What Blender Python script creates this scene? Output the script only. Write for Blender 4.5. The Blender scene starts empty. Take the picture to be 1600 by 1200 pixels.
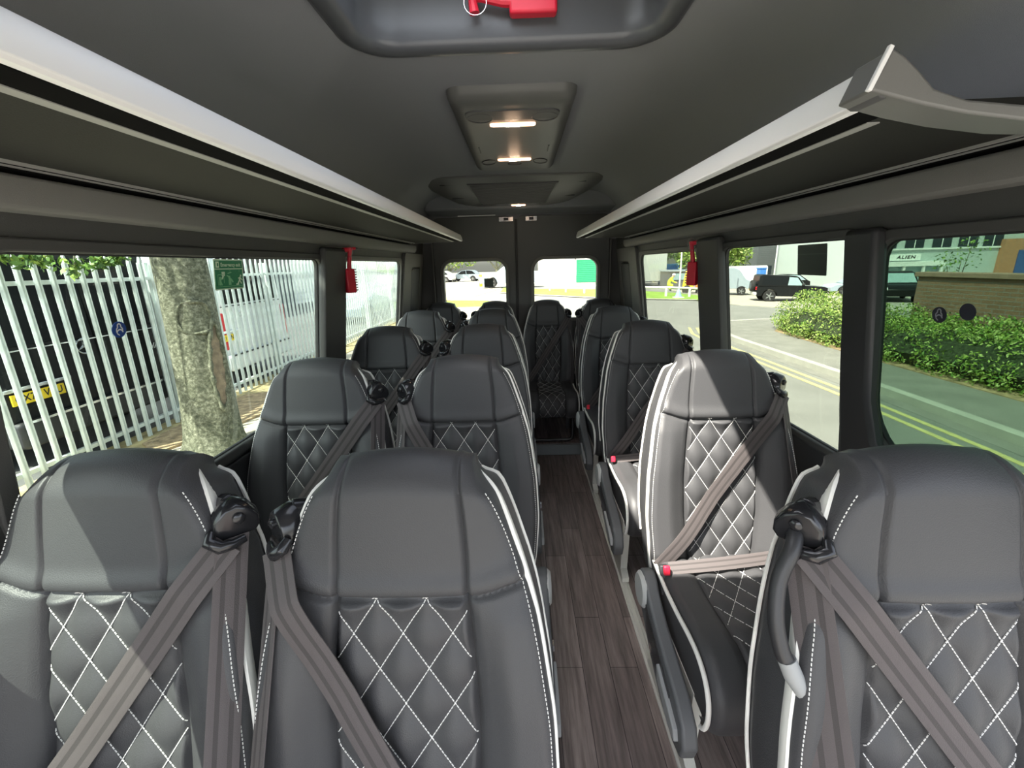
import bpy, math, random
import numpy as np
from mathutils import Vector, Matrix, geometry

random.seed(11)
rng = np.random.default_rng(5)
SC = bpy.context.scene
COL = SC.collection
PI = math.pi

# ------------------------------------------------------------------ camera
FOC = 680.0                      # focal length in pixels of a 1600x1200 frame
EYE = Vector((0.0, 0.0, 1.40))
v = Vector((12.0, 187.0, FOC)).normalized()          # world +Y seen by the camera (right, up, forward)
roll = math.radians(1.2)
zc = Vector((-math.sin(roll), math.cos(roll), 0.0))
zc = (zc - v * zc.dot(v)).normalized()
xc = zc.cross(v)
right = Vector((xc.x, v.x, zc.x)); up = Vector((xc.y, v.y, zc.y)); fwd = Vector((xc.z, v.z, zc.z))
cam_data = bpy.data.cameras.new('camera')
cam_data.sensor_width = 36.0
cam_data.lens = FOC / 1600.0 * 36.0
cam_data.clip_start = 0.02
cam_data.clip_end = 400
cam = bpy.data.objects.new('camera', cam_data)
COL.objects.link(cam)
m3 = Matrix((right, up, -fwd)).transposed()
cam.matrix_world = Matrix.Translation(EYE) @ m3.to_4x4()
SC.camera = cam

# ------------------------------------------------------------------ light
SUN_DIR = Vector((1.0, 1.0, -2.1)).normalized()      # high sun from the front left of the bus
world = bpy.data.worlds.new('sky'); SC.world = world
world.use_nodes = True
wn = world.node_tree.nodes; wl = world.node_tree.links
sky = wn.new('ShaderNodeTexSky'); sky.sky_type = 'NISHITA'
sky.sun_disc = False
sky.sun_elevation = math.asin(-SUN_DIR.z)
sky.sun_rotation = math.atan2(-SUN_DIR.x, -SUN_DIR.y)
sky.air_density = 1.0; sky.dust_density = 3.0; sky.ozone_density = 1.0
hz = wn.new('ShaderNodeHueSaturation'); hz.inputs['Saturation'].default_value = 0.45       # thin bright cloud
wl.new(sky.outputs[0], hz.inputs['Color']); wl.new(hz.outputs[0], wn['Background'].inputs[0])
wn['Background'].inputs[1].default_value = 0.45
sun_d = bpy.data.lights.new('sun', 'SUN'); sun_d.energy = 13.0; sun_d.angle = 0.009
sun_d.color = (1.0, 0.94, 0.84)
sun = bpy.data.objects.new('sun', sun_d); COL.objects.link(sun)
sun.rotation_euler = SUN_DIR.to_track_quat('-Z', 'Y').to_euler()
sun.location = (-6, -6, 14)
vs = SC.view_settings
vs.view_transform = 'Standard'; vs.look = 'None'; vs.gamma = 1.0; vs.use_curve_mapping = False
vs.exposure = 0.85

# ------------------------------------------------------------------ materials
def mat(name, col, rough=0.5, metal=0.0, bump=0.0, bscale=200.0, var=0.0, vscale=8.0, spec=0.5, coat=0.0, emit=None, estr=0.0, detail=2.0):
    m = bpy.data.materials.new(name); m.use_nodes = True
    n = m.node_tree.nodes; l = m.node_tree.links
    b = n['Principled BSDF']
    b.inputs['Base Color'].default_value = (*col, 1); b.inputs['Roughness'].default_value = rough
    b.inputs['Metallic'].default_value = metal; b.inputs['Specular IOR Level'].default_value = spec
    b.inputs['Coat Weight'].default_value = coat
    if emit:
        b.inputs['Emission Color'].default_value = (*emit, 1); b.inputs['Emission Strength'].default_value = estr
    tc = n.new('ShaderNodeTexCoord')
    if bump:
        t = n.new('ShaderNodeTexNoise'); t.inputs['Scale'].default_value = bscale; t.inputs['Detail'].default_value = detail
        l.new(tc.outputs['Object'], t.inputs['Vector'])
        bp = n.new('ShaderNodeBump'); bp.inputs['Strength'].default_value = bump; bp.inputs['Distance'].default_value = 0.002
        l.new(t.outputs['Fac'], bp.inputs['Height']); l.new(bp.outputs[0], b.inputs['Normal'])
    if var:
        t = n.new('ShaderNodeTexNoise'); t.inputs['Scale'].default_value = vscale; t.inputs['Detail'].default_value = 6
        l.new(tc.outputs['Object'], t.inputs['Vector'])
        r = n.new('ShaderNodeValToRGB')
        r.color_ramp.elements[0].position = 0.3; r.color_ramp.elements[1].position = 0.7
        r.color_ramp.elements[0].color = (*[c * (1 - var) for c in col], 1)
        r.color_ramp.elements[1].color = (*[min(1, c * (1 + var)) for c in col], 1)
        l.new(t.outputs['Fac'], r.inputs[0]); l.new(r.outputs[0], b.inputs['Base Color'])
    return m

def glass(name, tint, refl=0.06):
    m = bpy.data.materials.new(name); m.use_nodes = True
    n = m.node_tree.nodes; l = m.node_tree.links
    n.remove(n['Principled BSDF'])
    t = n.new('ShaderNodeBsdfTransparent'); t.inputs[0].default_value = (*[math.sqrt(c) for c in tint], 1)
    g = n.new('ShaderNodeBsdfGlossy'); g.inputs['Roughness'].default_value = 0.02
    f = n.new('ShaderNodeFresnel'); f.inputs[0].default_value = 1.35
    mul = n.new('ShaderNodeMath'); mul.operation = 'MULTIPLY'; mul.inputs[1].default_value = refl / 0.06
    mx = n.new('ShaderNodeMixShader')
    ge = n.new('ShaderNodeNewGeometry'); inv = n.new('ShaderNodeMath'); inv.operation = 'SUBTRACT'; inv.inputs[0].default_value = 1.0
    m2 = n.new('ShaderNodeMath'); m2.operation = 'MULTIPLY'                # only the face a ray enters by reflects
    l.new(ge.outputs['Backfacing'], inv.inputs[1])
    l.new(f.outputs[0], mul.inputs[0]); l.new(mul.outputs[0], m2.inputs[0]); l.new(inv.outputs[0], m2.inputs[1]); l.new(m2.outputs[0], mx.inputs[0])
    l.new(t.outputs[0], mx.inputs[1]); l.new(g.outputs[0], mx.inputs[2])
    l.new(mx.outputs[0], n['Material Output'].inputs[0])
    return m

def planks():
    m = bpy.data.materials.new('wood_floor'); m.use_nodes = True
    n = m.node_tree.nodes; l = m.node_tree.links; b = n['Principled BSDF']
    tc = n.new('ShaderNodeTexCoord'); mp = n.new('ShaderNodeMapping')
    mp.inputs['Rotation'].default_value = (0, 0, PI / 2)
    l.new(tc.outputs['Object'], mp.inputs[0])
    br = n.new('ShaderNodeTexBrick'); br.offset = 0.37
    br.inputs['Scale'].default_value = 1.0; br.inputs['Brick Width'].default_value = 0.62; br.inputs['Row Height'].default_value = 0.098
    br.inputs['Mortar Size'].default_value = 0.0012; br.inputs['Mortar Smooth'].default_value = 0.3
    br.inputs['Color1'].default_value = (0.21, 0.178, 0.168, 1); br.inputs['Color2'].default_value = (0.36, 0.31, 0.29, 1)
    br.inputs['Mortar'].default_value = (0.025, 0.02, 0.02, 1)
    l.new(mp.outputs[0], br.inputs['Vector'])
    mp2 = n.new('ShaderNodeMapping'); mp2.inputs['Scale'].default_value = (38, 2.2, 1)
    l.new(tc.outputs['Object'], mp2.inputs[0])
    ns = n.new('ShaderNodeTexNoise'); ns.inputs['Scale'].default_value = 1.6; ns.inputs['Detail'].default_value = 7; ns.inputs['Roughness'].default_value = 0.65
    l.new(mp2.outputs[0], ns.inputs['Vector'])
    rp = n.new('ShaderNodeValToRGB'); rp.color_ramp.elements[0].position = 0.32; rp.color_ramp.elements[1].position = 0.72
    rp.color_ramp.elements[0].color = (0.45, 0.42, 0.42, 1); rp.color_ramp.elements[1].color = (1.25, 1.2, 1.18, 1)
    l.new(ns.outputs['Fac'], rp.inputs[0])
    mx = n.new('ShaderNodeMix'); mx.data_type = 'RGBA'; mx.blend_type = 'MULTIPLY'; mx.inputs[0].default_value = 1.0
    l.new(br.outputs['Color'], mx.inputs[6]); l.new(rp.outputs[0], mx.inputs[7])
    l.new(mx.outputs[2], b.inputs['Base Color'])
    b.inputs['Roughness'].default_value = 0.42
    return m

def bark():
    m = mat('bark', (0.25, 0.235, 0.19), 0.9)
    n = m.node_tree.nodes; l = m.node_tree.links; b = n['Principled BSDF']
    tc = n.new('ShaderNodeTexCoord')
    a = n.new('ShaderNodeTexNoise'); a.inputs['Scale'].default_value = 26; a.inputs['Detail'].default_value = 8; a.inputs['Roughness'].default_value = 0.7
    c = n.new('ShaderNodeTexNoise'); c.inputs['Scale'].default_value = 5; c.inputs['Detail'].default_value = 5
    l.new(tc.outputs['Object'], a.inputs['Vector']); l.new(tc.outputs['Object'], c.inputs['Vector'])
    r = n.new('ShaderNodeValToRGB'); r.color_ramp.elements[0].position = 0.34; r.color_ramp.elements[1].position = 0.68
    r.color_ramp.elements[0].color = (0.055, 0.06, 0.042, 1); r.color_ramp.elements[1].color = (0.36, 0.355, 0.30, 1)
    e = r.color_ramp.elements.new(0.5); e.color = (0.145, 0.15, 0.108, 1)
    r2 = n.new('ShaderNodeValToRGB'); r2.color_ramp.elements[0].color = (0.6, 0.62, 0.5, 1); r2.color_ramp.elements[1].color = (1.2, 1.15, 1.1, 1)
    mx = n.new('ShaderNodeMix'); mx.data_type = 'RGBA'; mx.blend_type = 'MULTIPLY'; mx.inputs[0].default_value = 1
    l.new(a.outputs['Fac'], r.inputs[0]); l.new(c.outputs['Fac'], r2.inputs[0])
    l.new(r.outputs[0], mx.inputs[6]); l.new(r2.outputs[0], mx.inputs[7]); l.new(mx.outputs[2], b.inputs['Base Color'])
    bp = n.new('ShaderNodeBump'); bp.inputs['Strength'].default_value = 0.8; bp.inputs['Distance'].default_value = 0.03
    l.new(a.outputs['Fac'], bp.inputs['Height']); l.new(bp.outputs[0], b.inputs['Normal'])
    return m

def cladding(name, col, scale, axis, depth=0.25):
    m = mat(name, col, 0.55)
    n = m.node_tree.nodes; l = m.node_tree.links; b = n['Principled BSDF']
    tc = n.new('ShaderNodeTexCoord'); w = n.new('ShaderNodeTexWave')
    w.bands_direction = axis; w.inputs['Scale'].default_value = scale
    l.new(tc.outputs['Object'], w.inputs['Vector'])
    bp = n.new('ShaderNodeBump'); bp.inputs['Strength'].default_value = depth; bp.inputs['Distance'].default_value = 0.05
    l.new(w.outputs['Fac'], bp.inputs['Height']); l.new(bp.outputs[0], b.inputs['Normal'])
    return m

def bricks(name, c1, c2):
    m = mat(name, c1, 0.85); n = m.node_tree.nodes; l = m.node_tree.links; b = n['Principled BSDF']
    tc = n.new('ShaderNodeTexCoord'); br = n.new('ShaderNodeTexBrick')
    sep = n.new('ShaderNodeSeparateXYZ'); cb = n.new('ShaderNodeCombineXYZ'); ad = n.new('ShaderNodeMath'); ad.operation = 'ADD'
    l.new(tc.outputs['Object'], sep.inputs[0]); l.new(sep.outputs[0], ad.inputs[0]); l.new(sep.outputs[1], ad.inputs[1])
    l.new(ad.outputs[0], cb.inputs[0]); l.new(sep.outputs[2], cb.inputs[1]); l.new(cb.outputs[0], br.inputs['Vector'])
    br.inputs['Scale'].default_value = 1; br.inputs['Brick Width'].default_value = 0.225; br.inputs['Row Height'].default_value = 0.075
    br.inputs['Mortar Size'].default_value = 0.008
    br.inputs['Color1'].default_value = (*c1, 1); br.inputs['Color2'].default_value = (*c2, 1)
    br.inputs['Mortar'].default_value = (0.26, 0.22, 0.19, 1)
    l.new(br.outputs['Color'], b.inputs['Base Color'])
    return m

LEATHER = mat('black_leather', (0.056, 0.056, 0.059), 0.45, bump=0.3, bscale=520, spec=0.35)
LEATHER_BACK = mat('seat_back_vinyl', (0.05, 0.05, 0.052), 0.55, bump=0.2, bscale=500)
THREAD = mat('white_thread', (0.80, 0.79, 0.76), 0.8)
PIPING = mat('white_piping', (0.80, 0.79, 0.74), 0.55)
WEB = mat('belt_webbing', (0.085, 0.073, 0.073), 0.7, bump=0.4, bscale=900)
WEB_D = mat('belt_webbing_stripe', (0.05, 0.043, 0.043), 0.75, bump=0.4, bscale=900)
GLOSS = mat('gloss_black_plastic', (0.018, 0.018, 0.02), 0.18)
BLACKP = mat('black_plastic', (0.028, 0.028, 0.03), 0.45, bump=0.1, bscale=600)
GREYP = mat('grey_plastic', (0.30, 0.31, 0.31), 0.5)
DGREYP = mat('dark_grey_plastic', (0.11, 0.115, 0.12), 0.5, bump=0.1, bscale=500)
CREAM = mat('cream_metal', (0.62, 0.62, 0.57), 0.5)
RED = mat('red_plastic', (0.72, 0.02, 0.05), 0.4)
DARKRED = mat('dark_red_plastic', (0.22, 0.008, 0.015), 0.4)
STEEL = mat('chrome_steel', (0.75, 0.76, 0.77), 0.2, metal=1.0)
HEADL = mat('grey_headliner', (0.30, 0.308, 0.322), 0.92, bump=0.35, bscale=900)
CONS = mat('console_plastic', (0.150, 0.150, 0.142), 0.42, bump=0.08, bscale=700)
CONSD = mat('console_dark_plastic', (0.09, 0.09, 0.09), 0.5)
SIDE = mat('side_trim', (0.062, 0.062, 0.060), 0.6, bump=0.25, bscale=700)
SIDEL = mat('light_side_trim', (0.175, 0.172, 0.16), 0.6, bump=0.25, bscale=700)
DOORM = mat('door_trim', (0.105, 0.105, 0.103), 0.6, bump=0.2, bscale=700)
UNDER = mat('shelf_underside', (0.026, 0.026, 0.023), 0.7, bump=0.2, bscale=500, spec=0.15)
STRIP = mat('shelf_light_strip', (0.33, 0.33, 0.31), 0.5)
SILVER = mat('silver_edge', (0.88, 0.885, 0.88), 0.36)
GROOVE = mat('dark_groove', (0.006, 0.006, 0.006), 0.95, spec=0.05)
RUBBER = mat('window_rubber', (0.02, 0.02, 0.02), 0.5)
HATCHM = mat('hatch_trim', (0.105, 0.11, 0.118), 0.3)
WOOD = planks()
CARPET = mat('grey_carpet', (0.17, 0.19, 0.20), 0.95, bump=0.6, bscale=500)
LAMP = mat('lamp_lens', (1, 0.8, 0.6), 0.3, emit=(1.0, 0.56, 0.32), estr=2.6)
LAMPW = mat('lamp_bulb', (1, 0.9, 0.8), 0.3, emit=(1.0, 0.85, 0.65), estr=28.0)
G_LEFT = glass('tinted_glass', (0.46, 0.53, 0.495))
G_RIGHT = glass('light_tinted_glass', (0.31, 0.34, 0.29))
G_DARK = glass('dark_green_glass', (0.072, 0.118, 0.082), 0.10)
G_REAR = glass('clear_glass', (0.58, 0.60, 0.53))
G_HATCH = glass('hatch_glass', (0.96, 0.97, 0.96))
GREEN_SIGN = mat('sign_green', (0.01, 0.24, 0.10), 0.4)
SIGN_LIGHT = mat('sign_pale_green', (0.72, 0.92, 0.70), 0.5)
SIGN_MID = mat('sign_mid_green', (0.25, 0.62, 0.33), 0.5)
SIGN_BACK = mat('sign_back', (0.02, 0.035, 0.028), 0.4)
SIGN_BACK2 = mat('sign_back_line', (0.05, 0.08, 0.06), 0.4)
BLUE_ST = mat('sticker_blue', (0.015, 0.06, 0.26), 0.4)
DARK_ST = mat('sticker_dark', (0.02, 0.022, 0.035), 0.4)
GREY_ST = mat('sticker_grey', (0.32, 0.34, 0.38), 0.5)
WHITE = mat('white_paint', (0.82, 0.83, 0.82), 0.4)
GALV = mat('galvanised_steel', (0.68, 0.74, 0.72), 0.5, metal=0.25, var=0.14, vscale=9)
CARBLACK = mat('black_car_paint', (0.010, 0.011, 0.012), 0.3, coat=0.05, spec=0.15)
CARWHITE = mat('white_car_paint', (0.80, 0.82, 0.84), 0.2, coat=0.6)
CARSILV = mat('silver_car_paint', (0.33, 0.40, 0.47), 0.25, coat=0.5)
CARBLUE = mat('pale_blue_car_paint', (0.30, 0.36, 0.41), 0.3, coat=0.4)
CARGLASS = mat('car_glass', (0.012, 0.014, 0.016), 0.25, spec=0.06)
CARGLASS2 = mat('pale_car_glass', (0.28, 0.40, 0.42), 0.1, coat=0.5)
TYRE = mat('tyre_rubber', (0.02, 0.02, 0.021), 0.85)
RIM = mat('wheel_rim', (0.32, 0.33, 0.34), 0.35, metal=0.6)
TAIL = mat('tail_light_red', (0.55, 0.01, 0.02), 0.25)
HEADLT = mat('head_light', (0.85, 0.88, 0.9), 0.15)
PLATE = mat('plate_yellow', (0.85, 0.62, 0.02), 0.45)
PLATE_T = mat('plate_black', (0.01, 0.01, 0.01), 0.5)
ORANGE = mat('orange_mark', (0.75, 0.22, 0.06), 0.5)
YELLOW = mat('site_yellow', (0.85, 0.55, 0.03), 0.45)
HIVIS = mat('hi_vis_yellow', (0.72, 0.90, 0.05), 0.7)
SKIN = mat('skin_tone', (0.62, 0.40, 0.30), 0.6)
BLUE = mat('blue_plastic', (0.06, 0.22, 0.62), 0.5)
PALEBLUE = mat('pale_blue_cover', (0.30, 0.48, 0.78), 0.6)
LEAF = [mat('leaf_dark', (0.055, 0.125, 0.022), 0.6), mat('leaf_mid', (0.12, 0.235, 0.035), 0.6), mat('leaf_light', (0.26, 0.38, 0.07), 0.6)]
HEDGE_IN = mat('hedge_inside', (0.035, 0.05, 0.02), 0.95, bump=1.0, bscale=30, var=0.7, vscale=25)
LEAFY = [mat('leaf_green', (0.10, 0.20, 0.03), 0.6), mat('leaf_yellow_green', (0.24, 0.34, 0.06), 0.6), mat('leaf_pale', (0.40, 0.48, 0.16), 0.6)]
BARK = bark()
BARE = mat('bare_wood', (0.22, 0.165, 0.11), 0.85, bump=0.8, bscale=40, var=0.35, vscale=14)
ASPHALT = mat('asphalt', (0.21, 0.21, 0.195), 0.9, bump=0.6, bscale=60, var=0.12, vscale=1.2)
YARD = mat('yard_asphalt', (0.10, 0.10, 0.098), 0.9, var=0.15, vscale=2)
CONC = mat('pale_concrete', (0.40, 0.375, 0.32), 0.9, var=0.1, vscale=1)
PAVE = mat('pavement', (0.22, 0.215, 0.195), 0.9, bump=0.5, bscale=50, var=0.14, vscale=3)
KERB = mat('kerb_stone', (0.42, 0.41, 0.37), 0.85, var=0.1, vscale=4)
LINE = mat('yellow_line', (0.58, 0.52, 0.22), 0.8, var=0.15, vscale=12)
SAND = mat('sandy_verge', (0.50, 0.40, 0.20), 0.95, bump=0.8, bscale=30, var=0.4, vscale=6)
PATH = mat('path_dust', (0.40, 0.36, 0.28), 0.95, bump=0.5, bscale=40, var=0.18, vscale=5)
LITTER = mat('leaf_litter', (0.36, 0.26, 0.15), 0.95, bump=1.0, bscale=30, var=0.5, vscale=10)
GRASS = mat('grass', (0.20, 0.33, 0.045), 0.9, bump=0.8, bscale=20, var=0.3, vscale=1.5)
BRICK = bricks('brown_brick', (0.235, 0.135, 0.085), (0.30, 0.175, 0.115))
BRICKO = bricks('orange_brick', (0.42, 0.17, 0.07), (0.50, 0.22, 0.10))
COPING = mat('coping_stone', (0.30, 0.20, 0.15), 0.85, var=0.15, vscale=6)
BGREY = cladding('grey_cladding', (0.105, 0.118, 0.126), 3.0, 'Z')
BPALE = cladding('pale_cladding', (0.40, 0.43, 0.40), 3.0, 'X')
BWHITE = cladding('white_cladding', (0.86, 0.86, 0.82), 1.6, 'Z')
BGREEN = cladding('green_door', (0.02, 0.27, 0.13), 1.6, 'Z')
BTEAL = mat('grey_render', (0.44, 0.50, 0.49), 0.7)
WINDARK = mat('dark_window', (0.03, 0.04, 0.05), 0.1)
WINBLUE = mat('blue_window', (0.05, 0.10, 0.28), 0.25)

# ------------------------------------------------------------------ mesh helpers
class MB:
    def __init__(s): s.v = []; s.f = []; s.m = []
    def add(s, vs_, fs, mi=0):
        o = len(s.v); s.v += [tuple(p) for p in vs_]
        for f in fs: s.f.append(tuple(i + o for i in f)); s.m.append(mi)
        return s
    def box(s, c, d, mi=0, rot=None):
        x, y, z = d[0] / 2, d[1] / 2, d[2] / 2
        P = [Vector(p) for p in ((-x, -y, -z), (x, -y, -z), (x, y, -z), (-x, y, -z), (-x, -y, z), (x, -y, z), (x, y, z), (-x, y, z))]
        if rot is not None: P = [rot @ p for p in P]
        c = Vector(c)
        return s.add([p + c for p in P], [(0, 3, 2, 1), (4, 5, 6, 7), (0, 1, 5, 4), (1, 2, 6, 5), (2, 3, 7, 6), (3, 0, 4, 7)], mi)
    def b2(s, a, b, mi=0):
        return s.box([(a[i] + b[i]) / 2 for i in range(3)], [abs(b[i] - a[i]) for i in range(3)], mi)
    def prism(s, poly, fa, fb, mi=0):
        """poly of 2-D points; fa and fb turn one into the two 3-D end points"""
        n = len(poly); A = [fa(*p) for p in poly]; B = [fb(*p) for p in poly]
        return s.add(A + B, [tuple(range(n))[::-1], tuple(range(n, 2 * n))] + [(i, (i + 1) % n, n + (i + 1) % n, n + i) for i in range(n)], mi)
    def tube(s, path, r, n=8, mi=0, closed=False, r2=None):
        P = [Vector(p) for p in path]; k = len(P); vs_ = []; ref = None
        for i, p in enumerate(P):
            if closed: t = P[(i + 1) % k] - P[i - 1]
            else: t = P[min(i + 1, k - 1)] - P[max(i - 1, 0)]
            t.normalize()
            if ref is None:
                ref = Vector((0, 0, 1)) if abs(t.z) < 0.9 else Vector((1, 0, 0))
            a = (ref - t * ref.dot(t)).normalized(); b = t.cross(a); ref = a
            ri = r[i] if isinstance(r, (list, tuple)) else r
            rb = r2 if r2 else ri
            for j in range(n):
                q = 2 * PI * j / n; vs_.append(p + a * (math.cos(q) * ri) + b * (math.sin(q) * rb))
        fs = []
        for i in range(k if closed else k - 1):
            for j in range(n):
                a0 = i * n + j; a1 = i * n + (j + 1) % n; b0 = ((i + 1) % k) * n + j; b1 = ((i + 1) % k) * n + (j + 1) % n
                fs.append((a0, a1, b1, b0))
        if not closed: fs += [tuple(range(n))[::-1], tuple(range((k - 1) * n, k * n))]
        return s.add(vs_, fs, mi)
    def lathe(s, prof, c, axis='z', n=20, mi=0):
        vs_ = []; c = Vector(c)
        for r, h in prof:
            for j in range(n):
                q = 2 * PI * j / n; a, b = r * math.cos(q), r * math.sin(q)
                p = {'z': (a, b, h), 'x': (h, a, b), 'y': (b, h, a)}[axis]
                vs_.append(c + Vector(p))
        k = len(prof); fs = []
        for i in range(k - 1):
            for j in range(n): fs.append((i * n + j, i * n + (j + 1) % n, (i + 1) * n + (j + 1) % n, (i + 1) * n + j))
        fs += [tuple(range(n))[::-1], tuple(range((k - 1) * n, k * n))]
        return s.add(vs_, fs, mi)
    def mesh(s, name, mats, smooth=35):
        me = bpy.data.meshes.new(name); me.from_pydata(s.v, [], s.f)
        for m_ in (mats if isinstance(mats, (list, tuple)) else [mats]): me.materials.append(m_)
        me.polygons.foreach_set('material_index', s.m)
        if smooth:
            me.polygons.foreach_set('use_smooth', [True] * len(s.f)); me.update()
            me.set_sharp_from_angle(angle=math.radians(smooth))
        me.update()
        return me
    def build(s, name, mats, parent=None, bevel=0.0, smooth=35, seg=2):
        return obj(name, s.mesh(name, mats, smooth), parent, bevel, seg)

def obj(name, me, parent=None, bevel=0.0, seg=2):
    o = bpy.data.objects.new(name, me); COL.objects.link(o)
    if parent is not None: o.parent = parent
    if bevel:
        b = o.modifiers.new('bevel', 'BEVEL'); b.width = bevel; b.segments = seg; b.limit_method = 'ANGLE'; b.angle_limit = math.radians(40)
    return o

def thing(name, label, cat, loc=(0, 0, 0), rz=0.0, group=None):
    o = bpy.data.objects.new(name, None); COL.objects.link(o); o.empty_display_size = 0.1
    o.location = loc; o.rotation_euler = (0, 0, rz)
    return tag(o, label, cat, group)

def tag(o, label, cat, group=None, kind=None):
    o['label'] = label; o['category'] = cat
    if group: o['group'] = group
    if kind: o['kind'] = kind
    return o

def struct(o, kind='structure'):
    o['kind'] = kind; return o

def inside(p, poly):
    x, y = p; c = False; n = len(poly)
    for i in range(n):
        x0, y0 = poly[i]; x1, y1 = poly[i - 1]
        if (y0 > y) != (y1 > y) and x < (x1 - x0) * (y - y0) / (y1 - y0) + x0: c = not c
    return c

def rrect(x0, y0, x1, y1, r, n=6):
    """rounded rectangle; r is one radius or four (from the low corner round)"""
    rr = r if isinstance(r, (list, tuple)) else [r] * 4
    out = []
    for (cx, cy, a0, q) in ((x0, y0, PI, rr[0]), (x1, y0, 1.5 * PI, rr[1]), (x1, y1, 0, rr[2]), (x0, y1, 0.5 * PI, rr[3])):
        ox = cx + (q if cx == x0 else -q); oy = cy + (q if cy == y0 else -q)
        for i in range(n + 1):
            a = a0 + 0.5 * PI * i / n; out.append((ox + q * math.cos(a), oy + q * math.sin(a)))
    return out

def sheet(outer, holes, fa, fb, extra=(), mi=0):
    """slab between fa(u,v) and fb(u,v) over a polygon with holes"""
    vs_, es = [], []
    for loop in [outer] + list(holes):
        o = len(vs_); n = len(loop); vs_ += [Vector(p) for p in loop]
        es += [(o + i, o + (i + 1) % n) for i in range(n)]
    vs_ += [Vector(p) for p in extra if inside(p, outer) and not any(inside(p, h) for h in holes)]
    rv, re, rf = geometry.delaunay_2d_cdt(vs_, es, [], 1, 1e-6)[:3]
    tri = []
    for f in rf:
        c = (sum(rv[i][0] for i in f) / len(f), sum(rv[i][1] for i in f) / len(f))
        if inside(c, outer) and not any(inside(c, h) for h in holes): tri.append(tuple(f))
    b = MB(); n = len(rv)
    b.v = [tuple(fa(*p)) for p in rv] + [tuple(fb(*p)) for p in rv]
    cnt = {}
    for f in tri:
        b.f.append(f); b.f.append(tuple(i + n for i in f[::-1]))
        for i in range(3):
            e = (f[i], f[(i + 1) % 3]); k = tuple(sorted(e)); cnt[k] = None if k in cnt else e
    for e in cnt.values():
        if e: b.f.append((e[1], e[0], e[0] + n, e[1] + n))
    b.m = [mi] * len(b.f)
    return b

_dg = None
def text_mesh(body, size, mb, fn, mi=0, depth=0.0, shear=0.0, space=1.0, bold=0.0):
    """adds the letters of BODY to mb, fn(x, y) -> 3-D point"""
    cu = bpy.data.curves.new('letters', 'FONT'); cu.body = body; cu.size = size; cu.align_x = 'CENTER'; cu.align_y = 'CENTER'
    cu.shear = shear; cu.space_character = space; cu.offset = bold; cu.resolution_u = 3
    o = bpy.data.objects.new('letters', cu); COL.objects.link(o)
    bpy.context.view_layer.update()
    me = bpy.data.meshes.new_from_object(o.evaluated_get(bpy.context.evaluated_depsgraph_get()))
    mb.add([fn(p.co.x, p.co.y) for p in me.vertices], [tuple(p.vertices) for p in me.polygons], mi)
    bpy.data.objects.remove(o); bpy.data.curves.remove(cu); bpy.data.meshes.remove(me)

def lerp_tab(tab, x):
    xs, ys = zip(*tab); return np.interp(x, xs, ys)


# ================================================================== the bus shell
def wx(z): return 0.888 - 0.13 * (z - 1.044)          # the side walls lean in towards the roof
W_OUT = 0.022
Y0, Y1 = -0.75, 3.87

struct(MB().b2((-1.03, Y0, -0.04), (1.03, Y1, 0.0)).build('floor', WOOD))

HOLES = {-1: [(-0.22, 0.93, 0.545, 1.37, [0.05] * 4), (0.668, 0.865, 1.875, 1.443, [0.14, 0.035, 0.035, 0.06]), (2.150, 0.865, 3.17, 1.443, [0.035, 0.05, 0.06, 0.03])],
         1: [(0.52, 0.915, 1.075, 1.433, [0.06, 0.14, 0.05, 0.06]), (1.172, 0.842, 1.885, 1.443, [0.02, 0.03, 0.045, 0.012]), (2.150, 0.865, 3.17, 1.443, [0.03, 0.05, 0.06, 0.035])]}
G_OF = {-1: [G_LEFT, G_LEFT, G_LEFT], 1: [G_DARK, G_RIGHT, G_RIGHT]}
for sgn, side in ((-1, 'left'), (1, 'right')):
    hs = [rrect(*h) for h in HOLES[sgn]]
    ya = Y0 if sgn < 0 else 0.44                      # the side door ahead of the first road-side window stands open
    w = sheet([(ya, -0.03), (Y1, -0.03), (Y1, 1.60), (ya, 1.60)], hs,
              lambda u, q: (sgn * wx(q), u, q), lambda u, q: (sgn * (wx(q) + W_OUT), u, q))
    struct(w.build('wall_' + side, SIDE))
n_win = 0
def window(sgn, h, g, k):
    """a pane with a rubber seal and a raised trim frame"""
    global n_win
    n_win += 1
    pts = rrect(h[0] - 0.004, h[1] - 0.004, h[2] + 0.004, h[3] + 0.004, h[4])
    pane = sheet(pts, [], lambda u, q: (sgn * (wx(q) + 0.012), u, q), lambda u, q: (sgn * (wx(q) + 0.016), u, q)).build('window_%d' % n_win, g)
    struct(pane)
    ring = rrect(*h)
    MB().tube([(sgn * (wx(q) + 0.009), u, q) for u, q in ring], 0.0055, 6, 0, True).build('window_seal', RUBBER, pane)
    big = rrect(h[0] - 0.032, h[1] - 0.03, h[2] + 0.032, h[3] + 0.022, [q + 0.022 for q in h[4]])
    small = rrect(h[0] + 0.001, h[1] + 0.001, h[2] - 0.001, h[3] - 0.001, h[4])
    fr = sheet(big, [small], lambda u, q: (sgn * (wx(q) - 0.009), u, q), lambda u, q: (sgn * (wx(q) + 0.011), u, q))
    fr.build('window_frame', SIDE if h[0] < 2 else SIDEL, pane, bevel=0.004)
    return pane
for sgn in (-1, 1):
    for k, h in enumerate(HOLES[sgn]): window(sgn, h, G_OF[sgn][k], k)

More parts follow.
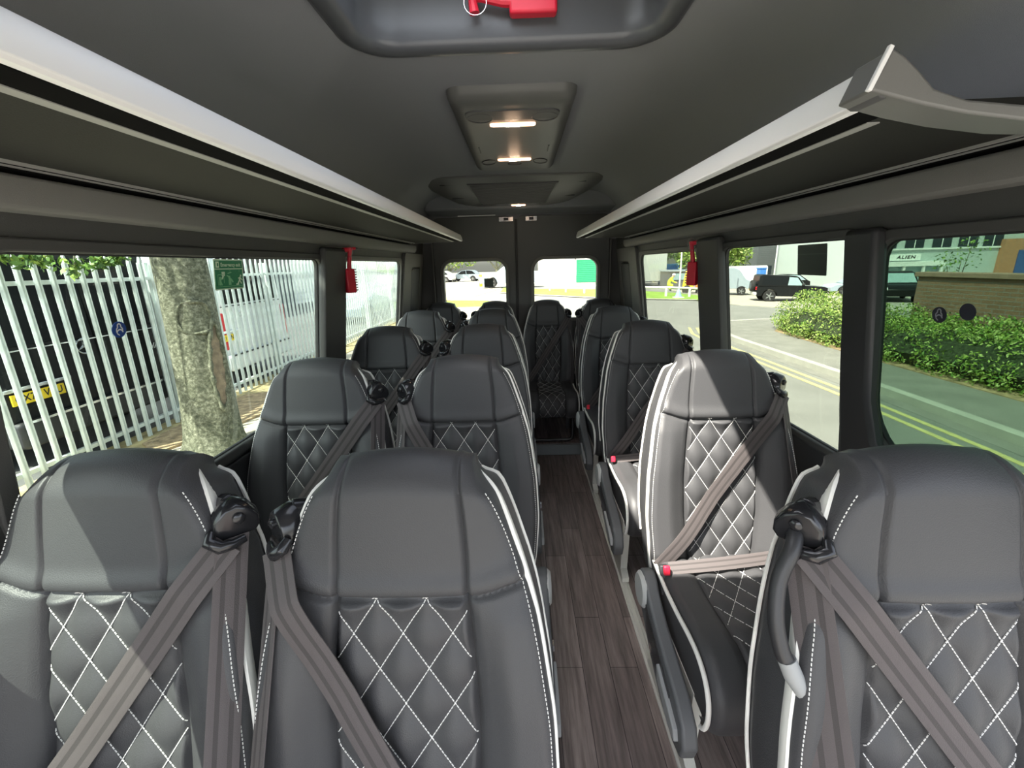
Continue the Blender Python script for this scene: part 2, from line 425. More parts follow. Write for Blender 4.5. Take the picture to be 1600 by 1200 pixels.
# roof lining: a flat middle that rolls down into the walls
half = [(0, 1.95), (0.32, 1.95), (0.48, 1.946), (0.60, 1.928), (0.69, 1.89), (0.755, 1.825), (0.795, 1.74), (0.812, 1.66), (0.818, 1.585)]
arc = [0.0]
for a, b in zip(half, half[1:]): arc.append(arc[-1] + math.hypot(b[0] - a[0], b[1] - a[1]))
def roof(u, off=0.0):
    s = abs(u); x = np.interp(s, arc, [p[0] for p in half]); z = np.interp(s, arc, [p[1] for p in half])
    n = np.array([0.0, 1.0]); k = min(len(arc) - 2, max(0, int(np.searchsorted(arc, s)) - 1))
    d = np.array([half[k + 1][0] - half[k][0], half[k + 1][1] - half[k][1]]); d /= np.linalg.norm(d); n = np.array([-d[1], d[0]])
    return (math.copysign(1, u) * (x + n[0] * off), z + n[1] * off)
U = arc[-1]
HX0, HX1, HY0, HY1 = -0.385, 0.345, 0.28, 1.30
hatch_hole = rrect(HX0, HY0, HX1, HY1, 0.09)
ex = [(sg * a, y) for a in arc[1:-1] for sg in (-1, 1) for y in np.linspace(Y0 + 0.01, Y1 - 0.01, 9)]
cl = sheet([(-U, Y0), (U, Y0), (U, Y1), (-U, Y1)], [hatch_hole],
           lambda u, y: (roof(u)[0], y, roof(u)[1]), lambda u, y: (roof(u, 0.05)[0], y, roof(u, 0.05)[1]), ex)
struct(cl.build('ceiling', HEADL, smooth=50))

# back wall and the two rear doors
prof = [(-wx(0), 0.0), (wx(0), 0.0)] + [(x, z) for x, z in half[::-1]] + [(-x, z) for x, z in half[1:]]
RW = [(-0.650, 0.94, -0.122, 1.432, 0.085), (0.122, 0.94, 0.655, 1.434, 0.085)]
struct(sheet(prof, [rrect(a - .02, b - .02, c + .02, d + .02, r) for a, b, c, d, r in RW], lambda x, z: (x, Y1, z), lambda x, z: (x, Y1 + 0.05, z)).build('wall_rear', DOORM))
for k, (a, b, c, d, r) in enumerate(RW):
    x0, x1 = ((-0.722, -0.036) if k == 0 else (-0.018, 0.752))
    dr = sheet(rrect(x0, 0.10, x1, 1.785, [0.03, 0.03, 0.05, 0.05]), [rrect(a - .022, b - .022, c + .022, d + .022, r + 0.02)],
               lambda x, z: (x, Y1 - 0.045, z), lambda x, z: (x, Y1 - 0.004, z)).build('door_%d' % (k + 1), DOORM, bevel=0.008)
    struct(dr)
    MB().b2((-0.165 if k == 0 else 0.055, Y1 - 0.062, 1.742), (-0.045 if k == 0 else 0.150, Y1 - 0.04, 1.780)).build('door_latch', STEEL, dr, bevel=0.003)
    MB().b2((-0.125 if k == 0 else 0.085, Y1 - 0.068, 1.750), (-0.085 if k == 0 else 0.12, Y1 - 0.058, 1.772)).build('latch_slot', BLACKP, dr)
    MB().tube([((x1 + 0.006) if k == 0 else (x0 - 0.004), Y1 - 0.05, z) for z in (0.12, 0.9, 1.76)], 0.006, 6).build('door_seal', RUBBER, dr)
    pane = sheet(rrect(a - .02, b - .02, c + .02, d + .02, r + .018), [], lambda x, z: (x, Y1 + 0.02, z), lambda x, z: (x, Y1 + 0.024, z)).build('window_%d' % (n_win + 1), G_REAR)
    n_win += 1; struct(pane)
    sheet(rrect(a - .03, b - .03, c + .03, d + .03, r + .03), [rrect(a, b, c, d, r)], lambda x, z: (x, Y1 - 0.058, z), lambda x, z: (x, Y1 + 0.015, z)).build('window_frame', SIDEL, pane, bevel=0.006)
# bright seals along the hinge edge of both doors, roof header over them
for i, (xa, xb) in enumerate(((-0.742, -0.728), (0.758, 0.772))):
    struct(MB().b2((xa, Y1 - 0.04, 0.1), (xb, Y1 - 0.001, 1.70)).build('trim_%d' % (i + 1), SIDEL, bevel=0.004))
hd = [(-0.74, 1.80), (0.76, 1.80), (0.74, 1.88), (0.60, 1.945), (-0.58, 1.945), (-0.72, 1.88)]
struct(MB().prism(hd, lambda x, z: (x, 3.62, z + 0.02), lambda x, z: (x, Y1 - 0.002, z)).build('trim_3', HEADL, bevel=0.015))
struct(MB().b2((-0.50, 3.79, 1.789), (-0.19, 3.80, 1.797)).build('trim_4', SILVER, bevel=0.002))

# corner trims between the last side windows and the back wall, pillar trims, air ducts under the shelves
nt = 5
for sgn in (-1, 1):
    b = sheet(rrect(3.20, 0.60, 3.80, 1.50, 0.03), [rrect(3.42, 0.70, 3.70, 1.40, 0.02)], lambda u, q: (sgn * (wx(q) - 0.022), u, q), lambda u, q: (sgn * (wx(q) + 0.002), u, q))
    o = struct(b.build('trim_%d' % nt, SIDEL, bevel=0.006)); nt += 1
    sheet(rrect(3.435, 0.715, 3.685, 1.385, 0.015), [], lambda u, q: (sgn * (wx(q) - 0.02), u, q), lambda u, q: (sgn * (wx(q) - 0.001), u, q)).build('trim_panel', SIDE, o, bevel=0.004)
    b = sheet([(1.86, 0.5), (2.11, 0.5), (2.085, 1.49), (1.870, 1.49)], [], lambda u, q: (sgn * (wx(q) - 0.030), u, q), lambda u, q: (sgn * (wx(q) + 0.001), u, q))
    struct(b.build('trim_%d' % nt, SIDE, bevel=0.012)); nt += 1
    # duct with a rounded lower edge
    dp = [(0.775, 1.555), (0.775, 1.525), (0.785, 1.506), (0.803, 1.500), (0.835, 1.505), (0.835, 1.56)]
    struct(MB().prism(dp, lambda x, z: (sgn * x, Y0 if sgn < 0 else 0.44, z), lambda x, z: (sgn * x, 3.42, z)).build('trim_%d' % nt, SIDEL, bevel=0.006)); nt += 1
    # dark sill under the side windows
    ya = Y0 if sgn < 0 else 0.44
    b = sheet([(ya, 0.70), (3.2, 0.70), (3.2, 0.825), (ya, 0.825)], [], lambda u, q: (sgn * (wx(q) - 0.012 - 0.02 * (q < 0.75)), u, q), lambda u, q: (sgn * (wx(q) + 0.001), u, q))
    struct(b.build('trim_%d' % nt, BLACKP, bevel=0.005)); nt += 1
# wide pillar by the sliding door, flared at its foot
b = sheet([(1.050, 1.46), (1.046, 1.05), (1.020, 0.95), (0.965, 0.87), (0.93, 0.70), (1.18, 0.70), (1.135, 0.84), (1.142, 0.95), (1.146, 1.46)], [],
          lambda u, q: (wx(q) - 0.035, u, q), lambda u, q: (wx(q) + 0.001, u, q))
struct(b.build('trim_%d' % nt, BLACKP, bevel=0.012)); nt += 1
# raised rear floor
struct(MB().b2((-0.98, 3.035, 0.0), (0.98, Y1 - 0.001, 0.085)).build('trim_%d' % nt, CARPET, bevel=0.008)); nt += 1
struct(MB().b2((-0.97, 3.06, 0.085), (0.97, Y1 - 0.002, 0.089)).build('trim_%d' % nt, WOOD)); nt += 1

# ------------------------------------------------------------------ luggage shelves
for sgn, nm in ((-1, 'left'), (1, 'right')):
    ya = Y0 + 0.01 if sgn < 0 else 0.615
    yb = 3.30
    lab = ('long black luggage shelf with silver edge above the windows on the fence side' if sgn < 0 else
           'black luggage shelf with silver edge and a cut-off front end on the road side')
    t = thing('luggage_shelf', lab, 'luggage shelf', (sgn * 0.6, ya, 1.57), 0, 'overhead luggage shelves')
    X = lambda x: sgn * (x - 0.6)
    def ext(poly, y0, y1, name, m, bev=0.0, taper=0.0, par=t):
        return MB().prism(poly, lambda x, z: (X(x), y0 - ya, z - 1.57), lambda x, z: (X(x + taper * (0.78 - x)), y1 - ya, z - 1.57)).build(name, m, par, bevel=bev)
    ext([(0.424, 1.572), (0.462, 1.572), (0.464, 1.569), (0.790, 1.569), (0.800, 1.582), (0.50, 1.580), (0.452, 1.586), (0.424, 1.602)], ya, yb, 'tray', UNDER)
    ext([(0.4235, 1.5695), (0.4625, 1.5685), (0.4625, 1.5725), (0.4235, 1.5725)], ya, yb - 0.02, 'dark_groove', GROOVE)
    ext([(0.763, 1.566), (0.772, 1.566), (0.772, 1.572), (0.763, 1.572)], ya, yb - 0.02, 'dark_groove', GROOVE)
    ext([(0.7805, 1.562), (0.806, 1.556), (0.806, 1.572), (0.7805, 1.572)], ya, yb - 0.02, 'dark_groove', GROOVE)
    ext([(0.409, 1.575), (0.413, 1.571), (0.4232, 1.570), (0.4232, 1.617), (0.419, 1.613), (0.411, 1.592)], ya, yb, 'edge_strip', SILVER, 0.0015)
    ext([(0.463, 1.5675), (0.480, 1.5675), (0.480, 1.572), (0.463, 1.572)], ya + (0.04 if sgn > 0 else 0), yb - 0.05, 'light_strip', STRIP)
    ext([(0.752, 1.565), (0.760, 1.565), (0.760, 1.572), (0.752, 1.572)], ya, yb - 0.02, 'groove_strip', STRIP)
    ext([(0.774, 1.564), (0.779, 1.564), (0.779, 1.572), (0.774, 1.572)], ya, yb - 0.02, 'groove_strip', STRIP)
    # pointed end at the back
    tip = MB()
    P = [(0.409, 1.575), (0.432, 1.568), (0.790, 1.568), (0.790, 1.582), (0.5, 1.583), (0.4232, 1.614)]
    tip.add([(X(x), yb - ya, z - 1.57) for x, z in P] + [(X(x), yb + 0.02 + 0.10 * (x - 0.40) / 0.4 - ya, z - 1.57 + (0.004 if z < 1.58 else -0.012)) for x, z in P],
            [tuple(range(6)), tuple(range(6, 12))[::-1]] + [(i, (i + 1) % 6, 6 + (i + 1) % 6, 6 + i) for i in range(6)])
    tip.build('end_cap', CONS, t, bevel=0.004)
    if sgn > 0:
        ec = ext([(0.404, 1.577), (0.413, 1.571), (0.450, 1.570), (0.450, 1.577), (0.434, 1.590), (0.424, 1.617), (0.414, 1.613)], 0.566, ya + 0.003, 'end_cap', CONSD, 0.003)
        ext([(0.396, 1.577), (0.454, 1.562), (0.507, 1.551), (0.58, 1.541), (0.815, 1.530), (0.815, 1.546), (0.577, 1.557), (0.504, 1.565), (0.466, 1.577), (0.446, 1.595), (0.428, 1.609), (0.412, 1.618)], 0.562, ya + 0.002, 'end_flange', CONS, 0.003)
        ext([(0.392, 1.577), (0.397, 1.576), (0.414, 1.619), (0.409, 1.621)], 0.5615, 0.567, 'edge_bead', SILVER, 0.001, par=ec)

# ------------------------------------------------------------------ roof hatch with a recess, glass and hammer
t = thing('roof_hatch', 'moulded roof hatch recess with rounded rim at the top of the photo', 'roof hatch', ((HX0 + HX1) / 2, (HY0 + HY1) / 2, 1.95))
oc = t.location.copy()
def hl(x, y, z): return (x - oc.x, y - oc.y, z - oc.z)
out_ = rrect(HX0 - 0.045, HY0 - 0.045, HX1 + 0.045, HY1 + 0.045, 0.12, 10); inn_ = rrect(HX0 + 0.006, HY0 + 0.006, HX1 - 0.006, HY1 - 0.006, 0.084, 10)
N = len(out_)
rim = MB()
rings = []
def ring(sx, z):                       # sx from 0 (outer) to 1 (inner), beyond 1 leans further in
    return [hl(o[0] + (i[0] - o[0]) * sx, o[1] + (i[1] - o[1]) * sx, z) for o, i in zip(out_, inn_)]
for sx, z in ((0, 1.951), (0.02, 1.940), (0.25, 1.934), (0.6, 1.936), (0.9, 1.944), (1.0, 1.958), (1.03, 1.99), (1.08, 2.02), (1.16, 2.040), (1.22, 2.055), (1.25, 2.10)):
    rings.append(ring(sx, z))
rim.v = [p for r_ in rings for p in r_]
for k in range(len(rings) - 1):
    for i in range(N):
        rim.f.append((k * N + i, k * N + (i + 1) % N, (k + 1) * N + (i + 1) % N, (k + 1) * N + i)); rim.m.append(0)
rim.build('rim', HATCHM, t, smooth=60)
# unseen cover added; its off-centre opening is shaped to place the sun patch
gx0, gx1, gy0, gy1 = -0.375, 0.10, 0.36, 1.17
sheet([(-0.50, 0.16), (0.46, 0.16), (0.46, 1.42), (-0.50, 1.42)], [rrect(gx0, gy0, gx1, gy1, 0.05)], lambda x, y: hl(x, y, 2.075), lambda x, y: hl(x, y, 2.10)).build('cover', HATCHM, t)
sheet(rrect(gx0 - 0.01, gy0 - 0.01, gx1 + 0.01, gy1 + 0.01, 0.05), [], lambda x, y: hl(x, y, 2.085), lambda x, y: hl(x, y, 2.089)).build('glass', G_HATCH, t)

def hammer(name, label, loc, rz, tilt=0.0, flip=1, tm=WHITE):
    """red emergency hammer in a toothed holder with a wire seal; lies in its local x-z plane, facing -y"""
    t = thing(name, label, 'emergency hammer', loc, rz, 'emergency hammers')
    t.rotation_euler = (0, tilt, rz)
    MB().b2((-0.016, -0.020, -0.058), (0.016, 0.0, 0.010)).build('holder', RED, t, bevel=0.004)
    b = MB()
    for i in range(9): b.b2((0.0165 * flip - 0.002, -0.0225, -0.052 + i * 0.0072), (0.0165 * flip + 0.002, -0.014, -0.0485 + i * 0.0072))
    b.build('holder_teeth', tm, t)
    h = MB().tube([(0.0, -0.012, -0.02), (0.002 * flip, -0.013, 0.02), (0.008 * flip, -0.014, 0.05), (0.010 * flip, -0.014, 0.066)], [0.008, 0.007, 0.006, 0.008], 10).build('handle', RED, t)
    MB().tube([(-0.012, -0.014, 0.060), (0.030, -0.014, 0.066)], [0.0075, 0.0035], 10).build('hammer_head', RED, h)
    MB().lathe([(0.003, 0), (0.001, 0.011)], (0.030, -0.014, 0.066), 'x', 8).build('tip', STEEL, h)
    MB().tube([(-0.002 + 0.016 * math.cos(a), -0.022, 0.058 + 0.016 * math.sin(a)) for a in np.linspace(0, 2 * PI, 20)[:-1]], 0.0007, 6, 0, True).build('wire_seal', STEEL, t)
    return t
h = hammer('emergency_hammer', 'red emergency hammer on the pillar between the fence-side windows', (-0.822, 2.125, 1.385), 0.95, 0.0)
h.scale = (1.5, 1.5, 1.65)
h = hammer('emergency_hammer', 'dark red emergency hammer on the pillar of the road-side windows', (0.824, 2.135, 1.375), -0.95, 0.0, -1)
h.scale = (1.45, 1.45, 1.6)
h = hammer('emergency_hammer', 'red emergency hammer lying sideways inside the roof hatch recess', (0.005, 1.280, 2.010), 0.0, -PI / 2, 1, DARKRED)
h.scale = (1.6, 1.6, 1.7)

# ------------------------------------------------------------------ ceiling console with two lamps
t = thing('ceiling_console', 'long grey ceiling console with two lit warm lamps', 'ceiling console', (-0.015, 2.14, 1.95))
b = MB(); lv = []
for ins, z in ((0.0, 0.0), (0.004, -0.020), (0.018, -0.036), (0.05, -0.043), (0.10, -0.046)):
    lv.append([(x, y, z) for x, y in rrect(-0.215 + ins, -0.565 + ins * 1.3, 0.215 - ins, 0.565 - ins, max(0.012, 0.05 - ins * 0.4), 6)])
n = len(lv[0]); b.v = [p for l_ in lv for p in l_]
for k in range(len(lv) - 1): b.f += [(k * n + i, (k + 1) * n + i, (k + 1) * n + (i + 1) % n, k * n + (i + 1) % n) for i in range(n)]
b.f.append(tuple((len(lv) - 1) * n + i for i in range(n))[::-1]); b.m = [0] * len(b.f)
b.build('housing', CONS, t, smooth=50)
MB().prism(rrect(-0.165, -0.475, 0.165, -0.375, 0.04), lambda x, y: (x, y, -0.0475), lambda x, y: (x, y, -0.040)).build('front_panel', CONSD, t, bevel=0.003)
def lens(y, w, par, x=0.0, z=-0.052, nm='lamp'):
    o = MB().prism(rrect(x - w / 2, y - 0.016, x + w / 2, y + 0.016, 0.013), lambda x, y: (x, y, z), lambda x, y: (x, y, z + 0.012)).build(nm, LAMP, par, bevel=0.003)
    MB().prism(rrect(x - w * 0.17, y - 0.010, x + w * 0.17, y + 0.010, 0.009), lambda x, y: (x, y, z - 0.0015), lambda x, y: (x, y, z + 0.004)).build('bulb_glow', LAMPW, o)
    return o
lens(-0.325, 0.17, t); lens(0.235, 0.165, t)
for x, y, a in ((-0.115, -0.40, 0), (0.115, -0.40, 0), (-0.13, 0.29, 0.25), (0.13, 0.29, -0.25), (0.0, 0.335, 0)):
    rx, ry = (0.034, 0.055) if y > 0 and x else ((0.045, 0.05) if x else (0.035, 0.022))
    MB().tube([(x + rx * math.cos(q) * math.cos(a) - ry * math.sin(q) * math.sin(a), y + rx * math.cos(q) * math.sin(a) + ry * math.sin(q) * math.cos(a), -0.0465) for q in np.linspace(0, 2 * PI, 25)[:-1]], 0.0022, 6, 0, True).build('speaker_ring', CONSD if y < 0 else BLACKP, t)
for x in (-0.155, 0.155): MB().box((x, 0.05, -0.0455), (0.004, 0.10, 0.004)).build('slot', BLACKP, t)
for i, y in enumerate((-0.325, 0.235)):
    l_ = bpy.data.lights.new('lamp_light', 'POINT'); l_.energy = 0.07; l_.color = (1.0, 0.62, 0.38); l_.shadow_soft_size = 0.03
    o = bpy.data.objects.new('lamp_light', l_); COL.objects.link(o); o.parent = t; o.location = (0, y, -0.085)

# ------------------------------------------------------------------ rear air unit
t = thing('air_unit', 'wide grey rear air unit with grille and small lit lamp on the ceiling', 'air conditioning unit', (-0.035, 3.0, 1.95))
bx = [(-0.60, 0.0), (0.60, 0.0), (0.60, -0.03), (0.52, -0.074), (0.44, -0.108), (0.30, -0.124), (-0.30, -0.124), (-0.44, -0.108), (-0.52, -0.074), (-0.60, -0.03)]
secs = [(0.0, 0.985, 0.10), (0.03, 1.0, 0.20), (0.20, 1.0, 0.62), (0.36, 0.97, 0.93), (0.45, 0.92, 1.0), (0.50, 0.88, 0.96), (0.62, 0.86, 0.90)]
b = MB(); n = len(bx)
for y, sx, sz in secs: b.v += [(x * sx, y, z * sz) for x, z in bx]
for k in range(len(secs) - 1): b.f += [(k * n + i, k * n + (i + 1) % n, (k + 1) * n + (i + 1) % n, (k + 1) * n + i) for i in range(n)]
b.f += [tuple(range(n))[::-1], tuple(range((len(secs) - 1) * n, len(secs) * n))]; b.m = [0] * len(b.f)
b.build('housing', CONS, t, bevel=0.012, smooth=50)
def airz(y): return -0.124 * np.interp(y, [s[0] for s in secs], [s[2] for s in secs])
gp = [(-0.30, 0.07), (0.30, 0.07), (0.235, 0.40), (-0.235, 0.40)]
g = sheet(gp, [], lambda x, y: (x, y, airz(y) - 0.006), lambda x, y: (x, y, airz(y) + 0.004), [(x, y) for y in (0.2, 0.36) for x in np.linspace(-.22, .22, 5)])
gr = g.build('grille', CONSD, t, bevel=0.003)
b = MB()
for k in range(22):
    y = 0.085 + k * 0.0143; w = np.interp(y, [0.07, 0.40], [0.285, 0.222]); b.box((0, y, airz(y) - 0.0065), (2 * w, 0.004, 0.003))
b.build('grille_slats', CONS, gr)
lens(0.47, 0.105, t, 0.035, -0.130)
for x, y in ((-0.43, 0.10), (0.43, 0.10), (-0.38, 0.30), (0.38, 0.30)):
    MB().box((x, y, airz(y) * 0.985 + abs(x) * 0.02), (0.10, 0.012, 0.006)).build('vent_slot', BLACKP, t)

# ------------------------------------------------------------------ stickers on the side windows
def on_pane(sgn, y, z): return Vector((sgn * (wx(z) + 0.0108), y, z))
LEAN = math.atan(0.13)
def sticker(name, label, cat, sgn, y, z, group=None):
    t = thing(name, label, cat, on_pane(sgn, y, z), 0, group)
    # local x runs to the back of the bus seen from inside (left wall) and to the front (right wall); local z up; -y faces in
    t.rotation_euler = (Matrix.Rotation(PI / 2 if sgn < 0 else -PI / 2, 4, 'Z') @ Matrix.Rotation(LEAN, 4, 'X')).to_euler()
    return t
t = sticker('emergency_exit_sign', 'green emergency exit sticker high on the fence-side window', 'sign', -1, 1.303, 1.394)
MB().prism(rrect(-0.066, -0.043, 0.066, 0.043, 0.004), lambda x, z: (x, 0.0, z), lambda x, z: (x, -0.0006, z)).build('backing', SIGN_LIGHT, t)
MB().b2((-0.062, -0.0009, 0.017), (0.062, -0.0004, 0.039)).build('title_panel', GREEN_SIGN, t)
MB().b2((-0.062, -0.0009, -0.039), (0.062, -0.0004, 0.0145)).build('picture_panel', GREEN_SIGN, t)
b = MB(); text_mesh('Emergency exit', 0.0145, b, lambda x, y: (x + 0.008, -0.0013, y + 0.027), bold=0.0003); b.build('title_text', SIGN_LIGHT, t, smooth=0)
b = MB().b2((-0.058, -0.0013, 0.0195), (-0.044, -0.001, 0.0365)); b.build('door_symbol', SIGN_LIGHT, t)
MB().b2((-0.052, -0.0016, 0.024), (-0.047, -0.0014, 0.032)).build('door_symbol_mark', GREEN_SIGN, t)
for i, c in enumerate('123'):
    b = MB(); text_mesh(c, 0.008, b, lambda x, y, i=i: (x - 0.042 + i * 0.044, -0.0013, y + 0.0095)); b.build('step_number', SIGN_MID, t, smooth=0)
def stick(b, ox, oz, sc, limbs, mi=0):
    for x0, z0, x1, z1, w in limbs:
        d = Vector((x1 - x0, 0, z1 - z0)); p = Vector((-d.z, 0, d.x)).normalized() * w * sc / 2
        A = Vector((ox + x0 * sc, -0.0013, oz + z0 * sc)); B = Vector((ox + x1 * sc, -0.0013, oz + z1 * sc))
        b.add([A - p, B - p, B + p, A + p], [(0, 1, 2, 3)], mi)
b = MB()
stick(b, -0.044, -0.030, 0.030, [(0.0, 0, 0.05, .55, .3), (.05, .5, .05, .8, .35), (.05, .75, .35, .55, .14), (.3, 0, .1, .4, .16), (-.25, 0, -.25, 1.0, .06), (-.25, 1, .6, 1, .06), (.6, 1, .6, .2, .06)])
stick(b, 0.0, -0.030, 0.030, [(0, 0, 0, .5, .4), (0, .5, -.1, .85, .3), (-.1, .8, -.45, .9, .12), (.1, .6, .5, .25, .2), (-.3, 1.1, .3, 1.2, .08)])
b.build('step_figures', SIGN_MID, t, smooth=0)
b = MB(); stick(b, -0.034, -0.012, 0.02, [(0, 0, .3, .5, .3), (.3, .4, .3, 1.0, .7)]); b.build('hammer_symbol', SIGN_LIGHT, t, smooth=0)
b = MB()
stick(b, 0.042, -0.030, 0.026, [(-.5, .02, .0, .02, .14), (-.2, .05, .15, .5, .2), (.15, .5, .3, .85, .28), (.3, .9, .45, 1.05, .24), (.2, .45, .5, .05, .18), (.3, .7, .7, .45, .13), (-.1, .7, .3, .75, .13)])
b.build('running_figure', SIGN_LIGHT, t, smooth=0)
b = MB().b2((-0.06, -0.0013, -0.0345), (0.06, -0.001, -0.033)); b.build('foot_line', SIGN_MID, t)

t = sticker('window_sticker', 'dark back of the square exit sticker on the middle road-side window', 'sticker', 1, 1.338, 1.390)
MB().prism(rrect(-0.066, -0.044, 0.066, 0.044, 0.004), lambda x, z: (x, 0.0, z), lambda x, z: (x, -0.0006, z)).build('backing', SIGN_BACK, t)
MB().b2((-0.064, -0.001, 0.0155), (0.064, -0.0005, 0.0175)).build('dividing_line', SIGN_BACK2, t)
def round_sticker(label, sgn, y, z, r, base, mark, symbol=True):
    t = sticker('round_sticker', label, 'sticker', sgn, y, z, 'round seat belt stickers')
    MB().lathe([(r, 0.0), (r, 0.0006)], (0, -0.0006, 0), 'y', 28).build('disc', base, t)
    if symbol:
        b = MB()
        arcp = lambda cx, cz, rr, a0, a1, w: [b.add([(cx + (rr + q) * math.cos(a), -0.0011, cz + (rr + q) * math.sin(a)) for a in (a_, b_) for q in (-w / 2, w / 2)], [(0, 2, 3, 1)]) for a_, b_ in zip(np.linspace(a0, a1, 13)[:-1], np.linspace(a0, a1, 13)[1:])]
        arcp(0, r * 0.50, r * 0.22, 0, PI, r * 0.16)                      # head
        stick(b, 0, 0, r, [(-.22, .5, -.22, .3, .16), (.22, .5, .22, .3, .16), (-.22, .3, -.42, .1, .16), (.22, .3, .42, .1, .16), (-.42, .1, -.42, -.25, .15), (.42, .1, .42, -.15, .15)])
        arcp(r * 0.04, -r * 0.42, r * 0.42, 0.1, PI - 0.1, r * 0.17)       # belt and lap
        stick(b, 0, 0, r, [(-.38, -.42, -.05, -.70, .14)])
        b.build('symbol', mark, t, smooth=0)
    return t
round_sticker('small blue and white round seat belt sticker on the fence-side window', -1, 0.922, 1.287, 0.0175, BLUE_ST, WHITE)
round_sticker('small dark round sticker with a grey symbol on the green tinted window', 1, 0.924, 1.276, 0.0165, DARK_ST, GREY_ST)
round_sticker('plain dark round sticker on the green tinted window above the hedge', 1, 0.866, 1.288, 0.0165, DARK_ST, GREY_ST, False)
t = thing('window_sticker', 'small black square stuck low on the left rear door window', 'sticker', (-0.272, Y1 + 0.0185, 1.252))
MB().b2((-0.040, -0.001, -0.037), (0.040, 0.0, 0.037)).build('patch', SIGN_BACK2, t)

# ================================================================== the seats
ZT, ZB = 1.117, 0.395
HALF_W = [(0.395, 0.214), (0.45, 0.224), (0.60, 0.236), (0.73, 0.231), (0.85, 0.214), (0.90, 0.203), (0.975, 0.179), (1.03, 0.159), (1.065, 0.141), (1.09, 0.124), (1.117, 0.104)]
PANEL_W = [(0.39, 0.092), (0.45, 0.100), (0.60, 0.114), (0.73, 0.116), (0.85, 0.107), (0.90, 0.102), (1.0, 0.099), (1.117, 0.088)]
def smooth_tab(tab):
    xs = np.linspace(tab[0][0], tab[-1][0], 200); ys = np.interp(xs, *zip(*tab))
    k = np.ones(17) / 17; yp = np.convolve(np.pad(ys, 8, mode='edge'), k, 'valid'); return xs, yp
HWx, HWy = smooth_tab(HALF_W); PWx, PWy = smooth_tab(PANEL_W)
hw = lambda z: np.interp(z, HWx, HWy)
pw = lambda z: np.interp(z, PWx, PWy)
PX, PZ, QZ = 0.0775, 0.113, 0.908
def quilt(x, d):
    """pillow height (0..1) of the diamond quilting; d runs away from the head seam"""
    a = (x - PX / 2) / PX + d / PZ; b_ = (x - PX / 2) / PX - d / PZ
    return (np.abs(np.sin(PI * a)) * np.abs(np.sin(PI * b_))) ** 0.75
def gauss(t, s): return np.exp(-(t / s) ** 2)
def sstep(a, b, t):
    t = np.clip((t - a) / (b - a), 0, 1); return t * t * (3 - 2 * t)
def front_y(x, z):
    x = np.asarray(x, float); z = np.asarray(z, float)
    a = np.abs(x); p = pw(z); w = hw(z)
    y = -0.2 * (ZT - z) + 0.012 * sstep(0.40, 0.62, z) * 0 
    body = sstep(0.923, 0.87, z)
    bol = sstep(1.0, 0.74, z)
    y = y - 0.030 * bol * sstep(0.42, 0.50, z) * sstep(p - 0.004, p + 0.065, a) - 0.008 * body * sstep(p - 0.004, p + 0.02, a)   # side bolsters stand forward
    y = y - 0.010 * (1 - body) * (1 - (a / 0.16) ** 2).clip(0, 1)       # rounded head pad
    zs = QZ + 0.022 * sstep(p, p + 0.10, a)
    y = y + 0.0075 * gauss(a - p, 0.0042) + 0.0075 * gauss(z - zs, 0.0050)
    y = y - 0.006 * gauss(z - zs - 0.02, 0.016)
    q = (a < p) & (z < QZ)
    y = y - np.where(q, 0.0110 * quilt(x, QZ - z) * sstep(0, 0.012, p - a) * sstep(0, 0.01, QZ - z), 0)
    R = 0.022
    d1 = np.clip(R - (w - a), 0, R); RT = 0.055
    d2 = np.clip(RT - np.maximum(ZT - z, 0), 0, RT)
    r1 = R * (1 - np.sqrt(np.clip(1 - (d1 / R) ** 2, 0, 1))); r2 = RT * (1 - np.sqrt(np.clip(1 - (d2 / RT) ** 2, 0, 1)))
    return y + np.maximum(r1, r2) + 0.35 * np.minimum(r1, r2)
def stitch_line(b, pts, nrm, mi, L=0.0050, gap=0.0016, w=0.0017, h=0.0011):
    """thread stitches along a polyline that lies on the cover"""
    P = [Vector(p) for p in pts]; acc = 0.0; cum = [0.0]
    for p, q in zip(P, P[1:]): acc += (q - p).length; cum.append(acc)
    if acc < L: return
    arr = np.array(P); s = 0.0
    while s + L < acc:
        A = Vector([np.interp(s, cum, arr[:, k]) for k in range(3)]); B = Vector([np.interp(s + L, cum, arr[:, k]) for k in range(3)])
        n = nrm; t = (B - A).normalized(); q = t.cross(n).normalized() * w / 2
        b.add([A - q, B - q, B + q, A + q, A - q * .6 + n * h, B - q * .6 + n * h, B + q * .6 + n * h, A + q * .6 + n * h],
              [(4, 5, 6, 7), (0, 1, 5, 4), (1, 2, 6, 5), (2, 3, 7, 6), (3, 0, 4, 7)], mi)
        s += L + gap

